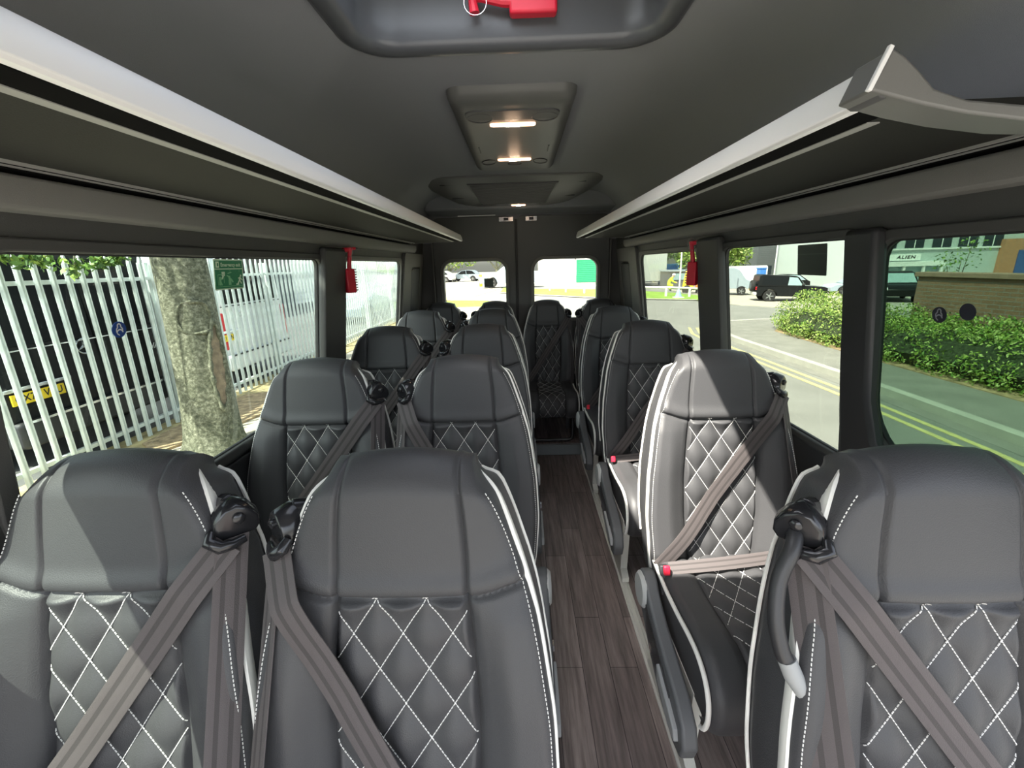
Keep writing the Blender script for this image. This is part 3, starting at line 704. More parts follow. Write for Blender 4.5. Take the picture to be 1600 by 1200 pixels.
def make_backrest():
    ns, ntt = 161, 250
    s = np.linspace(-1, 1, ns); t = np.linspace(0, 1, ntt); t = 1 - (1 - t) ** 1.12
    b = MB(); back = 0.088
    S_, T_ = np.meshgrid(s, t)
    zt0 = ZB + T_ * (ZT - ZB); w = hw(zt0); A_ = np.abs(S_); p_ = pw(zt0)
    x = np.sign(S_) * np.where(A_ < 0.5, p_ * A_ / 0.5, p_ + (w - p_) * (A_ - 0.5) / 0.5)      # columns follow the panel seams
    z = zt0 - 0.016 * (x / 0.11) ** 2 * sstep(0.90, 1.0, T_)
    y = front_y(x, zt0) + 0.0
    b.v = list(zip(x.ravel().tolist(), y.ravel().tolist(), z.ravel().tolist()))
    idx = lambda i, j: i * ns + j
    for i in range(ntt - 1):
        for j in range(ns - 1): b.f.append((idx(i, j), idx(i, j + 1), idx(i + 1, j + 1), idx(i + 1, j)))
    loop = [idx(i, 0) for i in range(ntt)] + [idx(ntt - 1, j) for j in range(1, ns)] + [idx(i, ns - 1) for i in range(ntt - 2, -1, -1)]
    prev = loop
    for fr_, ins in ((0.10, -0.0022), (0.30, -0.004), (0.70, -0.003), (0.92, 0.006), (1.0, 0.022)):
        cur = []
        for k in loop:
            vx, vy, vz = b.v[k]
            f = 1 - ins / max(0.10, abs(vx)) if abs(vx) > 0.02 else 1
            yb_ = -0.2 * (ZT - vz) + 0.118
            cur.append(len(b.v)); b.v.append((vx * f, vy + (yb_ - vy) * fr_, vz - 0.040 * fr_ ** 1.6 * float(sstep(1.04, 1.10, vz))))
        for k in range(len(loop) - 1): b.f.append((prev[k], prev[k + 1], cur[k + 1], cur[k]))
        prev = cur
    # close the back with strips between the two sides
    Ls = prev[:ntt]; Rs = prev[-ntt:][::-1]; top = prev[ntt - 1:ntt + ns - 1]
    for i in range(ntt - 1): b.f.append((Ls[i], Ls[i + 1], Rs[i + 1], Rs[i]))
    b.f.append(tuple(top)); b.f.append((idx(0, 0),) + tuple(idx(0, j) for j in range(1, ns)) + (Rs[0], Ls[0]))
    b.m = [0] * len(b.f)
    return b.mesh('backrest', [LEATHER, THREAD], 60), b

def surf(x, z, lift=0.0): return (float(x), float(front_y(x, z)) - lift, float(z))
NB = Vector((0, -0.98, 0.2)).normalized()
def make_back_stitch():
    b = MB()
    for sg in (-1, 1):                                   # the two families of diamonds
        for k in range(-12, 14):
            pts = []
            for d in np.linspace(-0.006, 0.50, 260):
                x = PX / 2 + k * PX + sg * d / PZ * PX; z = QZ - d
                ok = abs(x) < pw(z) - 0.002 and z > ZB + 0.004
                if ok: pts.append(surf(x, z, 0.0013))
                if (not ok or d > 0.499) and pts:
                    stitch_line(b, pts, NB, 0); pts = []
    return b.mesh('quilt_stitching', THREAD, 0)
def make_edge_stitch(sg):
    b = MB()
    pts = [surf(sg * (hw(z) - 0.0065), z, 0.0006) for z in np.linspace(0.42, 1.07, 200)]
    stitch_line(b, pts, NB, 0, 0.0042, 0.0026, 0.0015)
    return b.mesh('edge_stitching', THREAD, 0)
def band_pt(sg, z, fr_, lift=0.0):
    """a point on the side band, FR_ of the way from the front edge to the back"""
    t = (z - ZB) / (ZT - ZB); w = float(hw(z)); zz = z - 0.016 * (w / 0.11) ** 2 * float(sstep(0.90, 1.0, t)); y = float(front_y(w, z))
    yb_ = -0.2 * (ZT - zz) + 0.118
    return (sg * (w + lift), y + (yb_ - y) * fr_, zz - 0.040 * fr_ ** 1.6 * float(sstep(1.04, 1.10, zz)))
def make_piping(sg):
    b = MB(); pth = []
    for z in np.linspace(ZB, 1.108, 80):
        pth.append(band_pt(sg, float(z), 0.085 + 0.30 * float(sstep(1.03, 1.108, z)), -0.0004))
    yy = np.convolve(np.pad([p[1] for p in pth], 6, mode='reflect', reflect_type='odd'), np.ones(13) / 13, 'valid')
    pth = [(p[0], float(q), p[2]) for p, q in zip(pth, yy)]
    # flat strip set on the side band with a round cord at its front edge
    k = len(pth); cross = [(-0.0105, 0.0), (-0.0085, 0.0042), (-0.003, 0.0052), (0.008, 0.0050), (0.0115, 0.0015), (0.0115, -0.003), (-0.0095, -0.003)]
    m = len(cross); vs_ = []
    for i, q in enumerate(pth):
        q = Vector(q); tt = (Vector(pth[min(i + 1, k - 1)]) - Vector(pth[max(i - 1, 0)])).normalized()
        out = Vector((sg, 0, 0)); out = (out - tt * out.dot(tt)).normalized(); dep = tt.cross(out).normalized()
        if dep.y < 0: dep = -dep
        f = 1.0 if i < k - 8 else 1.0 - 0.09 * (i - k + 8)
        for a, o_ in cross: vs_.append(q + dep * a * f + out * o_ * f)
    fs = [(i * m + j, i * m + (j + 1) % m, (i + 1) * m + (j + 1) % m, (i + 1) * m + j) for i in range(k - 1) for j in range(m)]
    b.add(vs_, fs + [tuple(range(m)), tuple(range((k - 1) * m, k * m))])
    return b.mesh('piping', PIPING, 50)
def make_back_piping(sg):
    pth = [band_pt(sg, float(z), 0.86, 0.001) for z in np.linspace(0.5, 1.10, 40)]
    return MB().tube(pth, 0.0036, 6).mesh('back_piping', PIPING, 60)

# cushion: a profile in (y, z) swept over the width
CP = [(-0.095, 0.470), (-0.16, 0.463), (-0.26, 0.456), (-0.36, 0.460), (-0.45, 0.470), (-0.51, 0.468), (-0.555, 0.448), (-0.582, 0.412), (-0.588, 0.365), (-0.575, 0.322), (-0.55, 0.300)]
def spline(P, n):
    P = [np.array(p, float) for p in P]; out = []
    for i in range(len(P) - 1):
        p0, p1, p2, p3 = P[max(i - 1, 0)], P[i], P[i + 1], P[min(i + 2, len(P) - 1)]
        for t in np.linspace(0, 1, n, endpoint=False):
            out.append(0.5 * (2 * p1 + (p2 - p0) * t + (2 * p0 - 5 * p1 + 4 * p2 - p3) * t ** 2 + (3 * p1 - p0 - 3 * p2 + p3) * t ** 3))
    out.append(P[-1]); return np.array(out)
CS = spline(CP, 40)
cl_ = np.concatenate([[0], np.cumsum(np.linalg.norm(np.diff(CS, axis=0), axis=1))]); CLEN = cl_[-1]
def cpos(l): return np.array([np.interp(l, cl_, CS[:, 0]), np.interp(l, cl_, CS[:, 1])])
def cnrm(l):
    d = cpos(min(l + 0.004, CLEN)) - cpos(max(l - 0.004, 0)); d /= np.linalg.norm(d); return np.array([d[1], -d[0]])
CWH = 0.214
def coff(x, l):
    a = np.abs(x); p = 0.108; R = 0.035
    h = 0.012 * sstep(p - 0.004, p + 0.03, a)
    h = h - 0.0055 * gauss(a - p, 0.0042)
    h = h + np.where(a < p, 0.0075 * quilt(x, l) * sstep(0, 0.012, p - a), 0)
    dd = np.clip(R - np.minimum(CWH - a, CLEN - l + 0.01), 0, R)
    return h - R * (1 - np.sqrt(np.clip(1 - (dd / R) ** 2, 0, 1)))
def csurf(x, l, lift=0.0):
    p = cpos(l); n = cnrm(l); h = float(coff(x, l)) + lift
    return (float(x), p[0] + n[0] * h, p[1] + n[1] * h)
def make_cushion():
    ns, nl = 110, 170; b = MB(); s = np.linspace(-1, 1, ns)
    for l in np.linspace(0, CLEN, nl):
        p = cpos(l); n = cnrm(l); h = coff(s * CWH, l)
        b.v += [(float(a * CWH), p[0] + n[0] * k, p[1] + n[1] * k) for a, k in zip(s, h)]
    for i in range(nl - 1):
        for j in range(ns - 1): b.f.append((i * ns + j, (i + 1) * ns + j, (i + 1) * ns + j + 1, i * ns + j + 1))
    low = []
    for j, sg in ((0, -1), (ns - 1, 1)):
        o = len(b.v)
        for i in range(nl):
            x, y, z = b.v[i * ns + j]; b.v.append((sg * (CWH - 0.012), max(y, -0.55), min(z, 0.305)))
        for i in range(nl - 1):
            q = (i * ns + j, o + i, o + i + 1, (i + 1) * ns + j); b.f.append(q if sg > 0 else q[::-1])
        low.append((o, o + nl - 1))
    b.f.append((low[0][0], low[0][1], low[1][1], low[1][0]))
    b.f.append(tuple(range(ns)) + (low[1][0], low[0][0])); b.f.append(tuple((nl - 1) * ns + j for j in range(ns)) + (low[1][1], low[0][1]))
    b.m = [0] * len(b.f)
    return b.mesh('cushion', [LEATHER], 60)
def make_cushion_stitch():
    b = MB()
    for sg in (-1, 1):
        for k in range(-14, 15):
            pts = []; last = None
            for l in np.linspace(0.0, CLEN - 0.02, 300):
                x = PX / 2 + k * PX + sg * l / PZ * PX
                if abs(x) < 0.106: pts.append((csurf(x, l, 0.0011), l))
                elif pts: _cs(b, pts); pts = []
            if pts: _cs(b, pts)
    return b.mesh('quilt_stitching', THREAD, 0)
def _cs(b, pts):
    # cut the line into short runs so that the stitches turn with the cover
    for i in range(0, len(pts) - 1, 12):
        seg = pts[i:i + 13]; n = cnrm(seg[len(seg) // 2][1]); stitch_line(b, [p for p, l in seg], Vector((0, n[0], n[1])), 0)
def make_cushion_piping(sg):
    pth = [csurf(sg * (CWH - 0.006), l, 0.0015) for l in np.linspace(0.05, CLEN - 0.01, 60)]
    pth = [(sg * (CWH + 0.003), y, z) for x, y, z in pth]
    return MB().tube(pth, 0.0062, 8).mesh('cushion_piping', PIPING, 60)

def belt(path, width, wdirs, nrms, th=0.0016):
    """webbing with two darker woven stripes, swept along path"""
    u = [-0.5, -0.42, -0.28, -0.14, -0.06, 0.06, 0.14, 0.28, 0.42, 0.5]; rz_ = [0, .6, .8, .25, .7, .7, .25, .8, .6, 0]
    mi = [0, 0, 1, 0, 0, 0, 1, 0, 0]; b = MB(); m = len(u); vs_ = []
    for p, w, n in zip(path, wdirs, nrms):
        p, w, n = Vector(p), Vector(w).normalized(), Vector(n).normalized()
        for a, r_ in zip(u, rz_): vs_.append(p + w * (a * width) + n * (th + r_ * 0.0008))
        for a in u[::-1]: vs_.append(p + w * (a * width))
    k = len(path); M2 = 2 * m
    for i in range(k - 1):
        for j in range(M2):
            f = (i * M2 + j, i * M2 + (j + 1) % M2, (i + 1) * M2 + (j + 1) % M2, (i + 1) * M2 + j)
            b.f.append(f); b.m.append(mi[j] if j < m - 1 else 0)
    b.f += [tuple(range(M2))[::-1], tuple(range((k - 1) * M2, k * M2))]; b.m += [0, 0]
    b.v = vs_
    return b

def make_shoulder_belt(sg, bx, zb=0.455):
    """from the guide on side sg down across the back to the far hip, pulled taut over the cover"""
    A = np.array((sg * 0.196, 0.982)); B = np.array((-sg * bx, zb)); d = (B - A) / np.linalg.norm(B - A); n = 80
    ys = []
    for t in np.linspace(0, 1, n):
        x, z = A + (B - A) * t
        ys.append(min(float(front_y(np.clip(x - o * d[1], -hw(z + o * d[0]) + .03, hw(z + o * d[0]) - .03), min(z + o * d[0], 1.05))) for o in (-0.024, -0.012, 0, 0.012, 0.024)))
    ys = np.array([min(ys[max(0, i - 9):i + 10]) for i in range(n)]); kk = np.ones(19) / 19
    ys = np.convolve(np.pad(ys, 9, mode='edge'), kk, 'valid') - 0.003
    path, wd, nn = [], [], []
    for i, t in enumerate(np.linspace(0, 1, n)):
        x, z = A + (B - A) * t; y = ys[i]
        if t < 0.12: y = y + (-0.022 - y) * (1 - t / 0.12) ** 1.3
        path.append((x, y, z)); wd.append((-d[1], 0, d[0])); nn.append((0, -1, 0.15))
    return belt(path, 0.051, wd, nn).mesh('shoulder_belt', [WEB, WEB_D], 40)
def make_vertical_belt(sg, ang, w=0.048, dx=0.010, lean=0.0):
    path = [(sg * (0.200 + dx * min(1, (0.99 - z) * 3)) + lean * (0.99 - z), -0.010 - 0.44 * (0.99 - z) + 0.26 * max(0.0, 0.62 - z), z) for z in np.linspace(0.985, 0.30, 20)]
    c, s_ = math.cos(ang), math.sin(ang)
    return belt(path, w, [(c, s_, 0)] * 20, [(s_, -c, 0)] * 20).mesh('retractor_belt', [WEB, WEB_D], 40)
def make_lap_belt(sg):
    path = []
    for t in np.linspace(0, 1, 30):
        x = -sg * 0.19 + sg * 0.40 * t; y = -0.205 + 0.06 * t - 0.02 * math.sin(PI * t); z = 0.479 + 0.012 * math.sin(PI * t)
        path.append((x, y, z))
    return belt(path, 0.038, [(0, 0.75, 0.66)] * 30, [(0, -0.66, 0.75)] * 30).mesh('lap_belt', [WEB, WEB_D], 40)
GC = Vector((0.194, 0.010, 1.002))
def turn(b, sg):
    """the guides are turned outwards, away from the seat's middle"""
    m_ = Matrix.Rotation(sg * 0.75, 3, 'Z'); c = Vector((sg * GC.x, GC.y, GC.z))
    b.v = [tuple(c + m_ @ Vector((p[0] * sg, p[1], p[2])) * 1.0) for p in b.v]
    if sg < 0: b.f = [f[::-1] for f in b.f]
    return b
def guide_mesh(sg):
    b = MB()                                    # local: x away from the seat, -y to the front
    poly = [(-0.034, -0.016), (-0.026, -0.024), (0.026, -0.022), (0.034, -0.012), (0.034, 0.004), (0.022, 0.022), (0.004, 0.033), (-0.014, 0.030), (-0.030, 0.012)]
    n = len(poly)
    for y, sc, dz in ((-0.016, 0.90, 0.0), (-0.012, 1.0, 0.0), (0.010, 1.0, 0.006), (0.022, 0.80, 0.010)): b.v += [(x * sc, y, z * sc + dz) for x, z in poly]
    for k in range(3): b.f += [(k * n + i, k * n + (i + 1) % n, (k + 1) * n + (i + 1) % n, (k + 1) * n + i) for i in range(n)]
    b.f += [tuple(range(n))[::-1], tuple(range(3 * n, 4 * n))]; b.m = [0] * len(b.f)
    b.tube([(0.0, 0.012, 0.024), (-0.006, 0.040, 0.018), (-0.020, 0.070, -0.004), (-0.035, 0.085, -0.05)], [0.018, 0.017, 0.016, 0.013], 10)
    return turn(b, sg).mesh('belt_guide', GLOSS, 50)
def guide_roll(sg):
    b = MB().tube([(-0.036, -0.010, -0.004), (-0.042, -0.022, -0.012), (-0.030, -0.030, -0.022), (-0.012, -0.028, -0.026), (0.006, -0.024, -0.024)], [0.008, 0.010, 0.0105, 0.009, 0.007], 10)
    return turn(b, sg).mesh('guide_roller', GLOSS, 60)
def guide_bolt(sg):
    b = MB().lathe([(0.0, -0.0225), (0.005, -0.0225), (0.009, -0.020), (0.009, -0.015)], (0.004, 0, 0.010), 'y', 14)
    return turn(b, sg).mesh('guide_bolt', GLOSS, 40)
def recliner_meshes(sg):
    out = [(-0.125, 0.375), (-0.130, 0.415), (-0.150, 0.440), (-0.178, 0.448), (-0.206, 0.440), (-0.240, 0.412), (-0.32, 0.378), (-0.42, 0.352), (-0.50, 0.332), (-0.555, 0.300), (-0.575, 0.250), (-0.560, 0.205), (-0.51, 0.190), (-0.40, 0.205), (-0.30, 0.245), (-0.21, 0.300), (-0.15, 0.335)]
    body = MB().prism(out, lambda y, z: (sg * 0.222, y, z), lambda y, z: (sg * 0.262, y, z)).mesh('recliner_cover', DGREYP, 40)
    cap = MB().lathe([(0.050, 0.0), (0.056, 0.004), (0.056, 0.014), (0.048, 0.022), (0.0, 0.023)], (sg * 0.250, -0.182, 0.386), 'x', 28)
    if sg < 0: cap.v = [(2 * sg * 0.250 - x, y, z) for x, y, z in cap.v]
    cap = cap.mesh('round_cap', mat_grey_light, 40)
    rec = MB().prism([(-0.235, 0.375), (-0.40, 0.325), (-0.47, 0.300), (-0.47, 0.262), (-0.38, 0.250), (-0.26, 0.300)], lambda y, z: (sg * 0.259, y, z), lambda y, z: (sg * 0.2645, y, z)).mesh('lever_recess', BLACKP, 40)
    lev = MB().prism([(-0.385, 0.310), (-0.47, 0.288), (-0.535, 0.268), (-0.545, 0.240), (-0.50, 0.235), (-0.40, 0.270)], lambda y, z: (sg * 0.260, y, z), lambda y, z: (sg * 0.274, y, z)).mesh('lever', GREYP, 40)
    knob = MB().b2((sg * 0.262, -0.335, 0.290), (sg * 0.272, -0.315, 0.312)).mesh('lever_pin', STEEL, 40)
    return body, cap, rec, lev, knob
mat_grey_light = mat('light_grey_plastic', (0.46, 0.47, 0.46), 0.45)
def leg_mesh(sg, z0):
    poly = [(-0.50, z0), (-0.12, z0), (-0.12, 0.03 + z0 * 0.5), (-0.17, 0.06), (-0.15, 0.315), (-0.48, 0.315), (-0.46, 0.06), (-0.50, 0.03 + z0 * 0.5)]
    return MB().prism(poly, lambda y, z: (sg * 0.190 - 0.015, y, z), lambda y, z: (sg * 0.190 + 0.015, y, z)).mesh('leg', CREAM, 40)
LEG = {(s_, z0): leg_mesh(s_, z0) for s_ in (-1, 1) for z0 in (0.0, 0.0205)}
CROSS = {y: MB().tube([(-0.174, y, 0.285), (0.174, y, 0.285)], 0.016, 10).mesh('cross_tube', CREAM, 40) for y in (-0.44, -0.18)}
RLEG = {s_: MB().box((s_ * 0.17, -0.20, (0.089 + 0.31) / 2), (0.03, 0.05, 0.31 - 0.089)).mesh('leg', BLACKP, 40) for s_ in (-1, 1)}
FRAME_ME = MB().tube([(-0.175, -0.50, 0.30), (-0.175, -0.50, 0.14), (-0.165, -0.50, 0.115), (-0.14, -0.50, 0.105), (0.14, -0.50, 0.105), (0.165, -0.50, 0.115), (0.175, -0.50, 0.14), (0.175, -0.50, 0.30)], 0.013, 10).mesh('leg_frame', BLACKP, 40)

BACK_ME, _ = make_backrest()
STITCH_ME = make_back_stitch(); CUSH_ME = make_cushion(); CST_ME = make_cushion_stitch()
ED = {s_: make_edge_stitch(s_) for s_ in (-1, 1)}
PIPE = {s_: make_piping(s_) for s_ in (-1, 1)}; BPIPE = {s_: make_back_piping(s_) for s_ in (-1, 1)}; CPIPE = {s_: make_cushion_piping(s_) for s_ in (-1, 1)}
SHB = {(s_, k): make_shoulder_belt(s_, (0.205, 0.07)[k]) for s_ in (-1, 1) for k in (0, 1)}
VB = {(-1, 0): make_vertical_belt(-1, -0.75), (1, 0): make_vertical_belt(1, 0.75), (-1, 1): make_vertical_belt(-1, -0.75, 0.056, 0.0, 0.02)}
LAP = {s_: make_lap_belt(s_) for s_ in (-1, 1)}
GD = {s_: (guide_mesh(s_), guide_roll(s_), guide_bolt(s_)) for s_ in (-1, 1)}
RECL = {s_: recliner_meshes(s_) for s_ in (-1, 1)}
BK_BODY = {s_: MB().box((s_ * 0.205, -0.212, 0.446), (0.025, 0.022, 0.088), 0, Matrix.Rotation(-0.35, 3, 'X')).mesh('buckle', BLACKP, 40) for s_ in (-1, 1)}
BK_RED = {s_: MB().box((s_ * 0.205, -0.230, 0.492), (0.019, 0.013, 0.028), 0, Matrix.Rotation(-0.35, 3, 'X')).mesh('release_button', RED, 40) for s_ in (-1, 1)}

def seat(x, y, guide, label, cover=0, variant=0, lap=False, rear=False, dz=0.0):
    t = thing('minibus_seat', label, 'bus seat', (x, y, 0), 0, 'quilted black minibus seats')
    bk = obj('backrest', BACK_ME, t); obj('quilt_stitching', STITCH_ME, bk)
    for s_ in (-1, 1):
        obj('piping', PIPE[s_], t); obj('edge_stitching', ED[s_], bk); obj('back_piping', BPIPE[s_], t); obj('cushion_piping', CPIPE[s_], t)
    cu = obj('cushion', CUSH_ME, t); obj('quilt_stitching', CST_ME, cu)
    obj('shoulder_belt', SHB[(guide, 1 if cover == 1 else 0)], t); obj('retractor_belt', VB[(guide, variant)], t)
    g = obj('belt_guide', GD[guide][0], t, bevel=0.004, seg=2); obj('guide_roller', GD[guide][1], g); obj('guide_bolt', GD[guide][2], g)
    b = obj('buckle', BK_BODY[-guide], t, bevel=0.003); obj('release_button', BK_RED[-guide], b, bevel=0.003)
    if lap: obj('lap_belt', LAP[guide], t)
    for s_ in (-1, 1): obj('leg', RLEG[s_] if rear else LEG[(s_, 0.0205 if x > 0.5 else 0.0)], t)
    if rear: obj('leg_frame', FRAME_ME, t); t.scale.x = 0.89                                   # the back row seats are narrower
    else:
        for y_ in CROSS: obj('cross_tube', CROSS[y_], t)
    if cover:
        r_ = RECL[cover]
        c = obj('recliner_cover', r_[0], t, bevel=0.008, seg=3); obj('round_cap', r_[1], c); obj('lever_recess', r_[2], c); obj('lever', r_[3], c, bevel=0.003); obj('lever_pin', r_[4], c)
    return t

RY = [0.602, 1.372, 2.157, 2.942, 3.590]
XA, XB, XC, XD = -0.676, -0.193, 0.217, 0.632
ROWN = ['nearest the camera', 'in the second row', 'in the third row', 'in the fourth row', 'in the back row']
for r in range(5):
    seat(XA + (0.032 if r == 4 else 0), RY[r] + (0.018 if r == 0 else 0), 1,
         ['black quilted seat nearest the camera by the fence-side window, belt over its right shoulder', 'fence-side window seat in the second row with belt running down to the left',
          'fence-side window seat in the third row, half hidden behind the second row', 'dark fence-side window seat in the fourth row, only its head showing', 'fence-side window seat in the back row before the left rear door'][r], rear=(r == 4))
    seat(XB - (0.018 if r == 4 else 0), RY[r], -1,
         ['large black quilted seat nearest the camera beside the aisle with belt to the lower right', 'second row seat left of the aisle with white piping and belt at its left shoulder',
          'third row seat just left of the aisle, behind the second row aisle seat', 'fourth row seat left of the aisle, mostly hidden by the rows before it', 'back row seat below the left rear door window, left of the middle'][r],
         cover=1 if r < 4 else 0, rear=(r == 4))
seat(XC, RY[4], 1, 'back row middle seat facing down the aisle with open tube leg below', rear=True)
for r in range(5):
    t = seat(XD - (0.018 if r == 0 else 0) + (0.014 if r == 4 else 0), RY[r] - (0.01 if r else 0.022), -1 if r in (0, 4) else 1,
             ['road-side single seat nearest the camera with grab handle and belt from its left shoulder', 'sunlit road-side single seat in the second row with red buckle and lap belt',
              'road-side single seat in the third row with red buckle beside the aisle', 'road-side single seat in the fourth row with pale piping by the aisle', 'road-side corner seat in the back row before the right rear door'][r],
             cover=-1 if 0 < r < 4 else 0, variant=1 if r == 0 else 0, lap=(r in (1, 2)), rear=(r == 4))
    if r == 0:
        pth = spline([(-0.195, 0.02, 1.0), (-0.218, -0.015, 0.985), (-0.241, -0.03, 0.94), (-0.250, -0.05, 0.89), (-0.245, -0.065, 0.85), (-0.237, -0.072, 0.832)], 6)
        h = MB().tube([tuple(p) for p in pth], 0.0115, 12).build('grab_handle', BLACKP, t, smooth=60)
        MB().tube([(-0.239, -0.070, 0.838), (-0.230, -0.076, 0.815), (-0.214, -0.080, 0.785)], [0.013, 0.0135, 0.010], 12).build('handle_socket', GREYP, h, smooth=60)
# floor rails the single seats stand in
for x, lab in ((0.440, 'pale floor rail along the aisle under the road-side seats'), (0.824, 'pale floor rail beside the road-side wall')):
    t = thing('seat_rail', lab, 'seat rail', (x, 1.95, 0), 0, 'seat rails in the floor')
    MB().b2((-0.019, -1.55, 0.0), (0.019, 1.07, 0.012)).build('rail', CREAM, t, bevel=0.003)
    for s_ in (-0.009, 0.009): MB().b2((s_ - 0.003, -1.55, 0.012), (s_ + 0.003, 1.07, 0.020)).build('rail_lip', CREAM, t, bevel=0.0015)

# ================================================================== outside, fence side
GZ = -0.65
def ramp(a, b, t):
    t = min(1.0, max(0.0, (t - a) / (b - a))); return t * t * (3 - 2 * t)
def gz(x, y): return GZ - ramp(8, 18, x) * ramp(14, 27, y)

# terrain: one asphalt sheet that falls away to the right and to the back
b = MB(); xs = [-60, -30, -15, -8, -5, 0, 3, 5, 7, 9, 11, 13, 15, 17, 19, 22, 26, 30, 36, 45, 60, 90]; ys = [-25, -10, 0, 4, 6, 8, 10, 12, 14, 16, 18, 20, 22, 24, 26, 28, 31, 34, 37, 40, 45, 52, 60, 75, 100, 140]
for y in ys: b.v += [(x, y, gz(x, y)) for x in xs]
nx = len(xs)
b.f = [(j * nx + i, j * nx + i + 1, (j + 1) * nx + i + 1, (j + 1) * nx + i) for j in range(len(ys) - 1) for i in range(nx - 1)]; b.m = [0] * len(b.f)
struct(b.build('ground', ASPHALT, smooth=0))
def patch(name, poly, m, lift, kind='structure', sub=None, thick=0.0):
    ex = []
    x0, x1 = min(p[0] for p in poly), max(p[0] for p in poly); y0, y1 = min(p[1] for p in poly), max(p[1] for p in poly)
    st = sub or 2.0
    for x in np.arange(x0, x1, st):
        for y in np.arange(y0, y1, st): ex.append((float(x) + 0.013, float(y) + 0.017))
    o = sheet(poly, [], lambda x, y: (x, y, gz(x, y) + lift), lambda x, y: (x, y, gz(x, y) + lift - max(0.03, thick)), ex).build(name, m, smooth=0)
    if kind: o['kind'] = kind
    return o
patch('yard', [(-40, -6), (-5.05, -6), (-5.05, 42), (-40, 42)], YARD, 0.012)
patch('verge', [(-5.05, -3), (-4.35, -3), (-4.45, 8), (-4.3, 14), (-4.4, 30), (-5.05, 30)], SAND, 0.03)
patch('footpath', [(-4.6, -3), (-1.25, -3), (-1.25, 30), (-4.6, 30)], PATH, 0.015)
tag(patch('leaf_litter', [(-4.7, 4.9), (-4.3, 4.6), (-3.9, 5.6), (-3.7, 6.6), (-4.3, 7.2), (-4.7, 7.0), (-4.75, 6)], LITTER, 0.045, None), 'dry brown leaf litter on the ground beside the tree trunk', 'leaf litter', kind='stuff')

t = thing('palisade_fence', 'tall galvanised steel palisade fence running along the left of the bus', 'fence', (-4.85, 3.0, GZ))
prW = [(-0.034, 0.004), (-0.034, 0.008), (-0.018, 0.026), (-0.010, 0.026), (-0.004, 0.012), (0.004, 0.012), (0.010, 0.026), (0.018, 0.026), (0.034, 0.008), (0.034, 0.004), (0.019, 0.021), (0.009, 0.021), (0.003, 0.008), (-0.003, 0.008), (-0.009, 0.021), (-0.019, 0.021)]
pb = MB(); n = len(prW)
zl = [0.03, 2.16, 2.20, 2.285]
wl_ = [1, 1, 0.8, 0.12]
for z, w in zip(zl, wl_): pb.v += [(d, u * w, z) for u, d in prW]
for k in range(3): pb.f += [(k * n + i, k * n + (i + 1) % n, (k + 1) * n + (i + 1) % n, (k + 1) * n + i) for i in range(n)]
pb.f += [tuple(range(n))[::-1], tuple(range(3 * n, 4 * n))]; pb.m = [0] * len(pb.f)
pale_me = pb.mesh('pale', GALV, 30)
for k in range(100):
    o = obj('pale', pale_me, t); o.location = (0, 0.30 + k * 0.158, rng.uniform(-0.012, 0.012))
for z in (0.20, 2.0): MB().b2((-0.045, 0, z - 0.022), (-0.001, 16.2, z + 0.022)).build('rail', GALV, t)
for y in (0.1, 2.85, 5.6, 8.35, 11.1, 13.85): MB().b2((-0.15, y - 0.05, 0.0), (-0.046, y + 0.05, 2.2)).build('post', GALV, t)

# ------------------------------------------------------------------ leaves
def leaf_mesh(b, n, sampler, size, mats=3, flat=0.5):
    for _ in range(n):
        p = sampler()
        if p is None: continue
        p = Vector(p); s = size * random.uniform(0.6, 1.35)
        nrm = Vector((random.gauss(0, 1), random.gauss(0, 1), random.gauss(0, 1) + flat)).normalized()
        a = nrm.orthogonal().normalized(); a.rotate(Matrix.Rotation(random.uniform(0, 2 * PI), 3, nrm)); c = nrm.cross(a)
        b.add([p - a * s, p + c * s * 0.42 - a * 0.1 * s, p + a * s, p - c * s * 0.42 - a * 0.1 * s], [(0, 1, 2, 3)], random.choices(range(mats), [3, 4, 2])[0])
def ball(c, r, shell=0.55):
    def f():
        d = Vector((random.gauss(0, 1), random.gauss(0, 1), random.gauss(0, 1))).normalized() * (random.uniform(shell, 1.0))
        return (c[0] + d.x * r[0], c[1] + d.y * r[1], c[2] + d.z * r[2])
    return f
def multi(fs):
    return lambda: random.choice(fs)()

# the plane-tree trunk beside the bus
t = thing('tree', 'thick mottled tree trunk with a bare scar, standing in front of the palisade fence', 'tree', (-3.66, 4.74, GZ))
b = MB(); NR, NH = 40, 70; Hh = 4.2
for i in range(NH):
    z = Hh * i / (NH - 1); f = z / Hh
    cx, cy = -0.055 * z, 0.115 * z - 0.004 * z * z
    r = 0.272 - 0.010 * z + 0.10 * math.exp(-z / 0.13)
    for j in range(NR):
        q = 2 * PI * j / NR
        rr = r * (1 + 0.045 * math.sin(3 * q + 0.7 * z) + 0.03 * math.sin(7 * q - z * 2.3) + 0.025 * math.sin(2 * q + 3.1 * z))
        if z < 0.6: rr *= 1 + 0.10 * math.exp(-z / 0.2) * math.sin(5 * q + 1)
        b.v.append((cx + rr * math.cos(q), cy + rr * math.sin(q), z))
for i in range(NH - 1):
    for j in range(NR): b.f.append((i * NR + j, i * NR + (j + 1) % NR, (i + 1) * NR + (j + 1) % NR, (i + 1) * NR + j))
b.f.append(tuple((NH - 1) * NR + j for j in range(NR))); b.m = [0] * len(b.f)
tr = b.build('trunk', BARK, t, smooth=80)
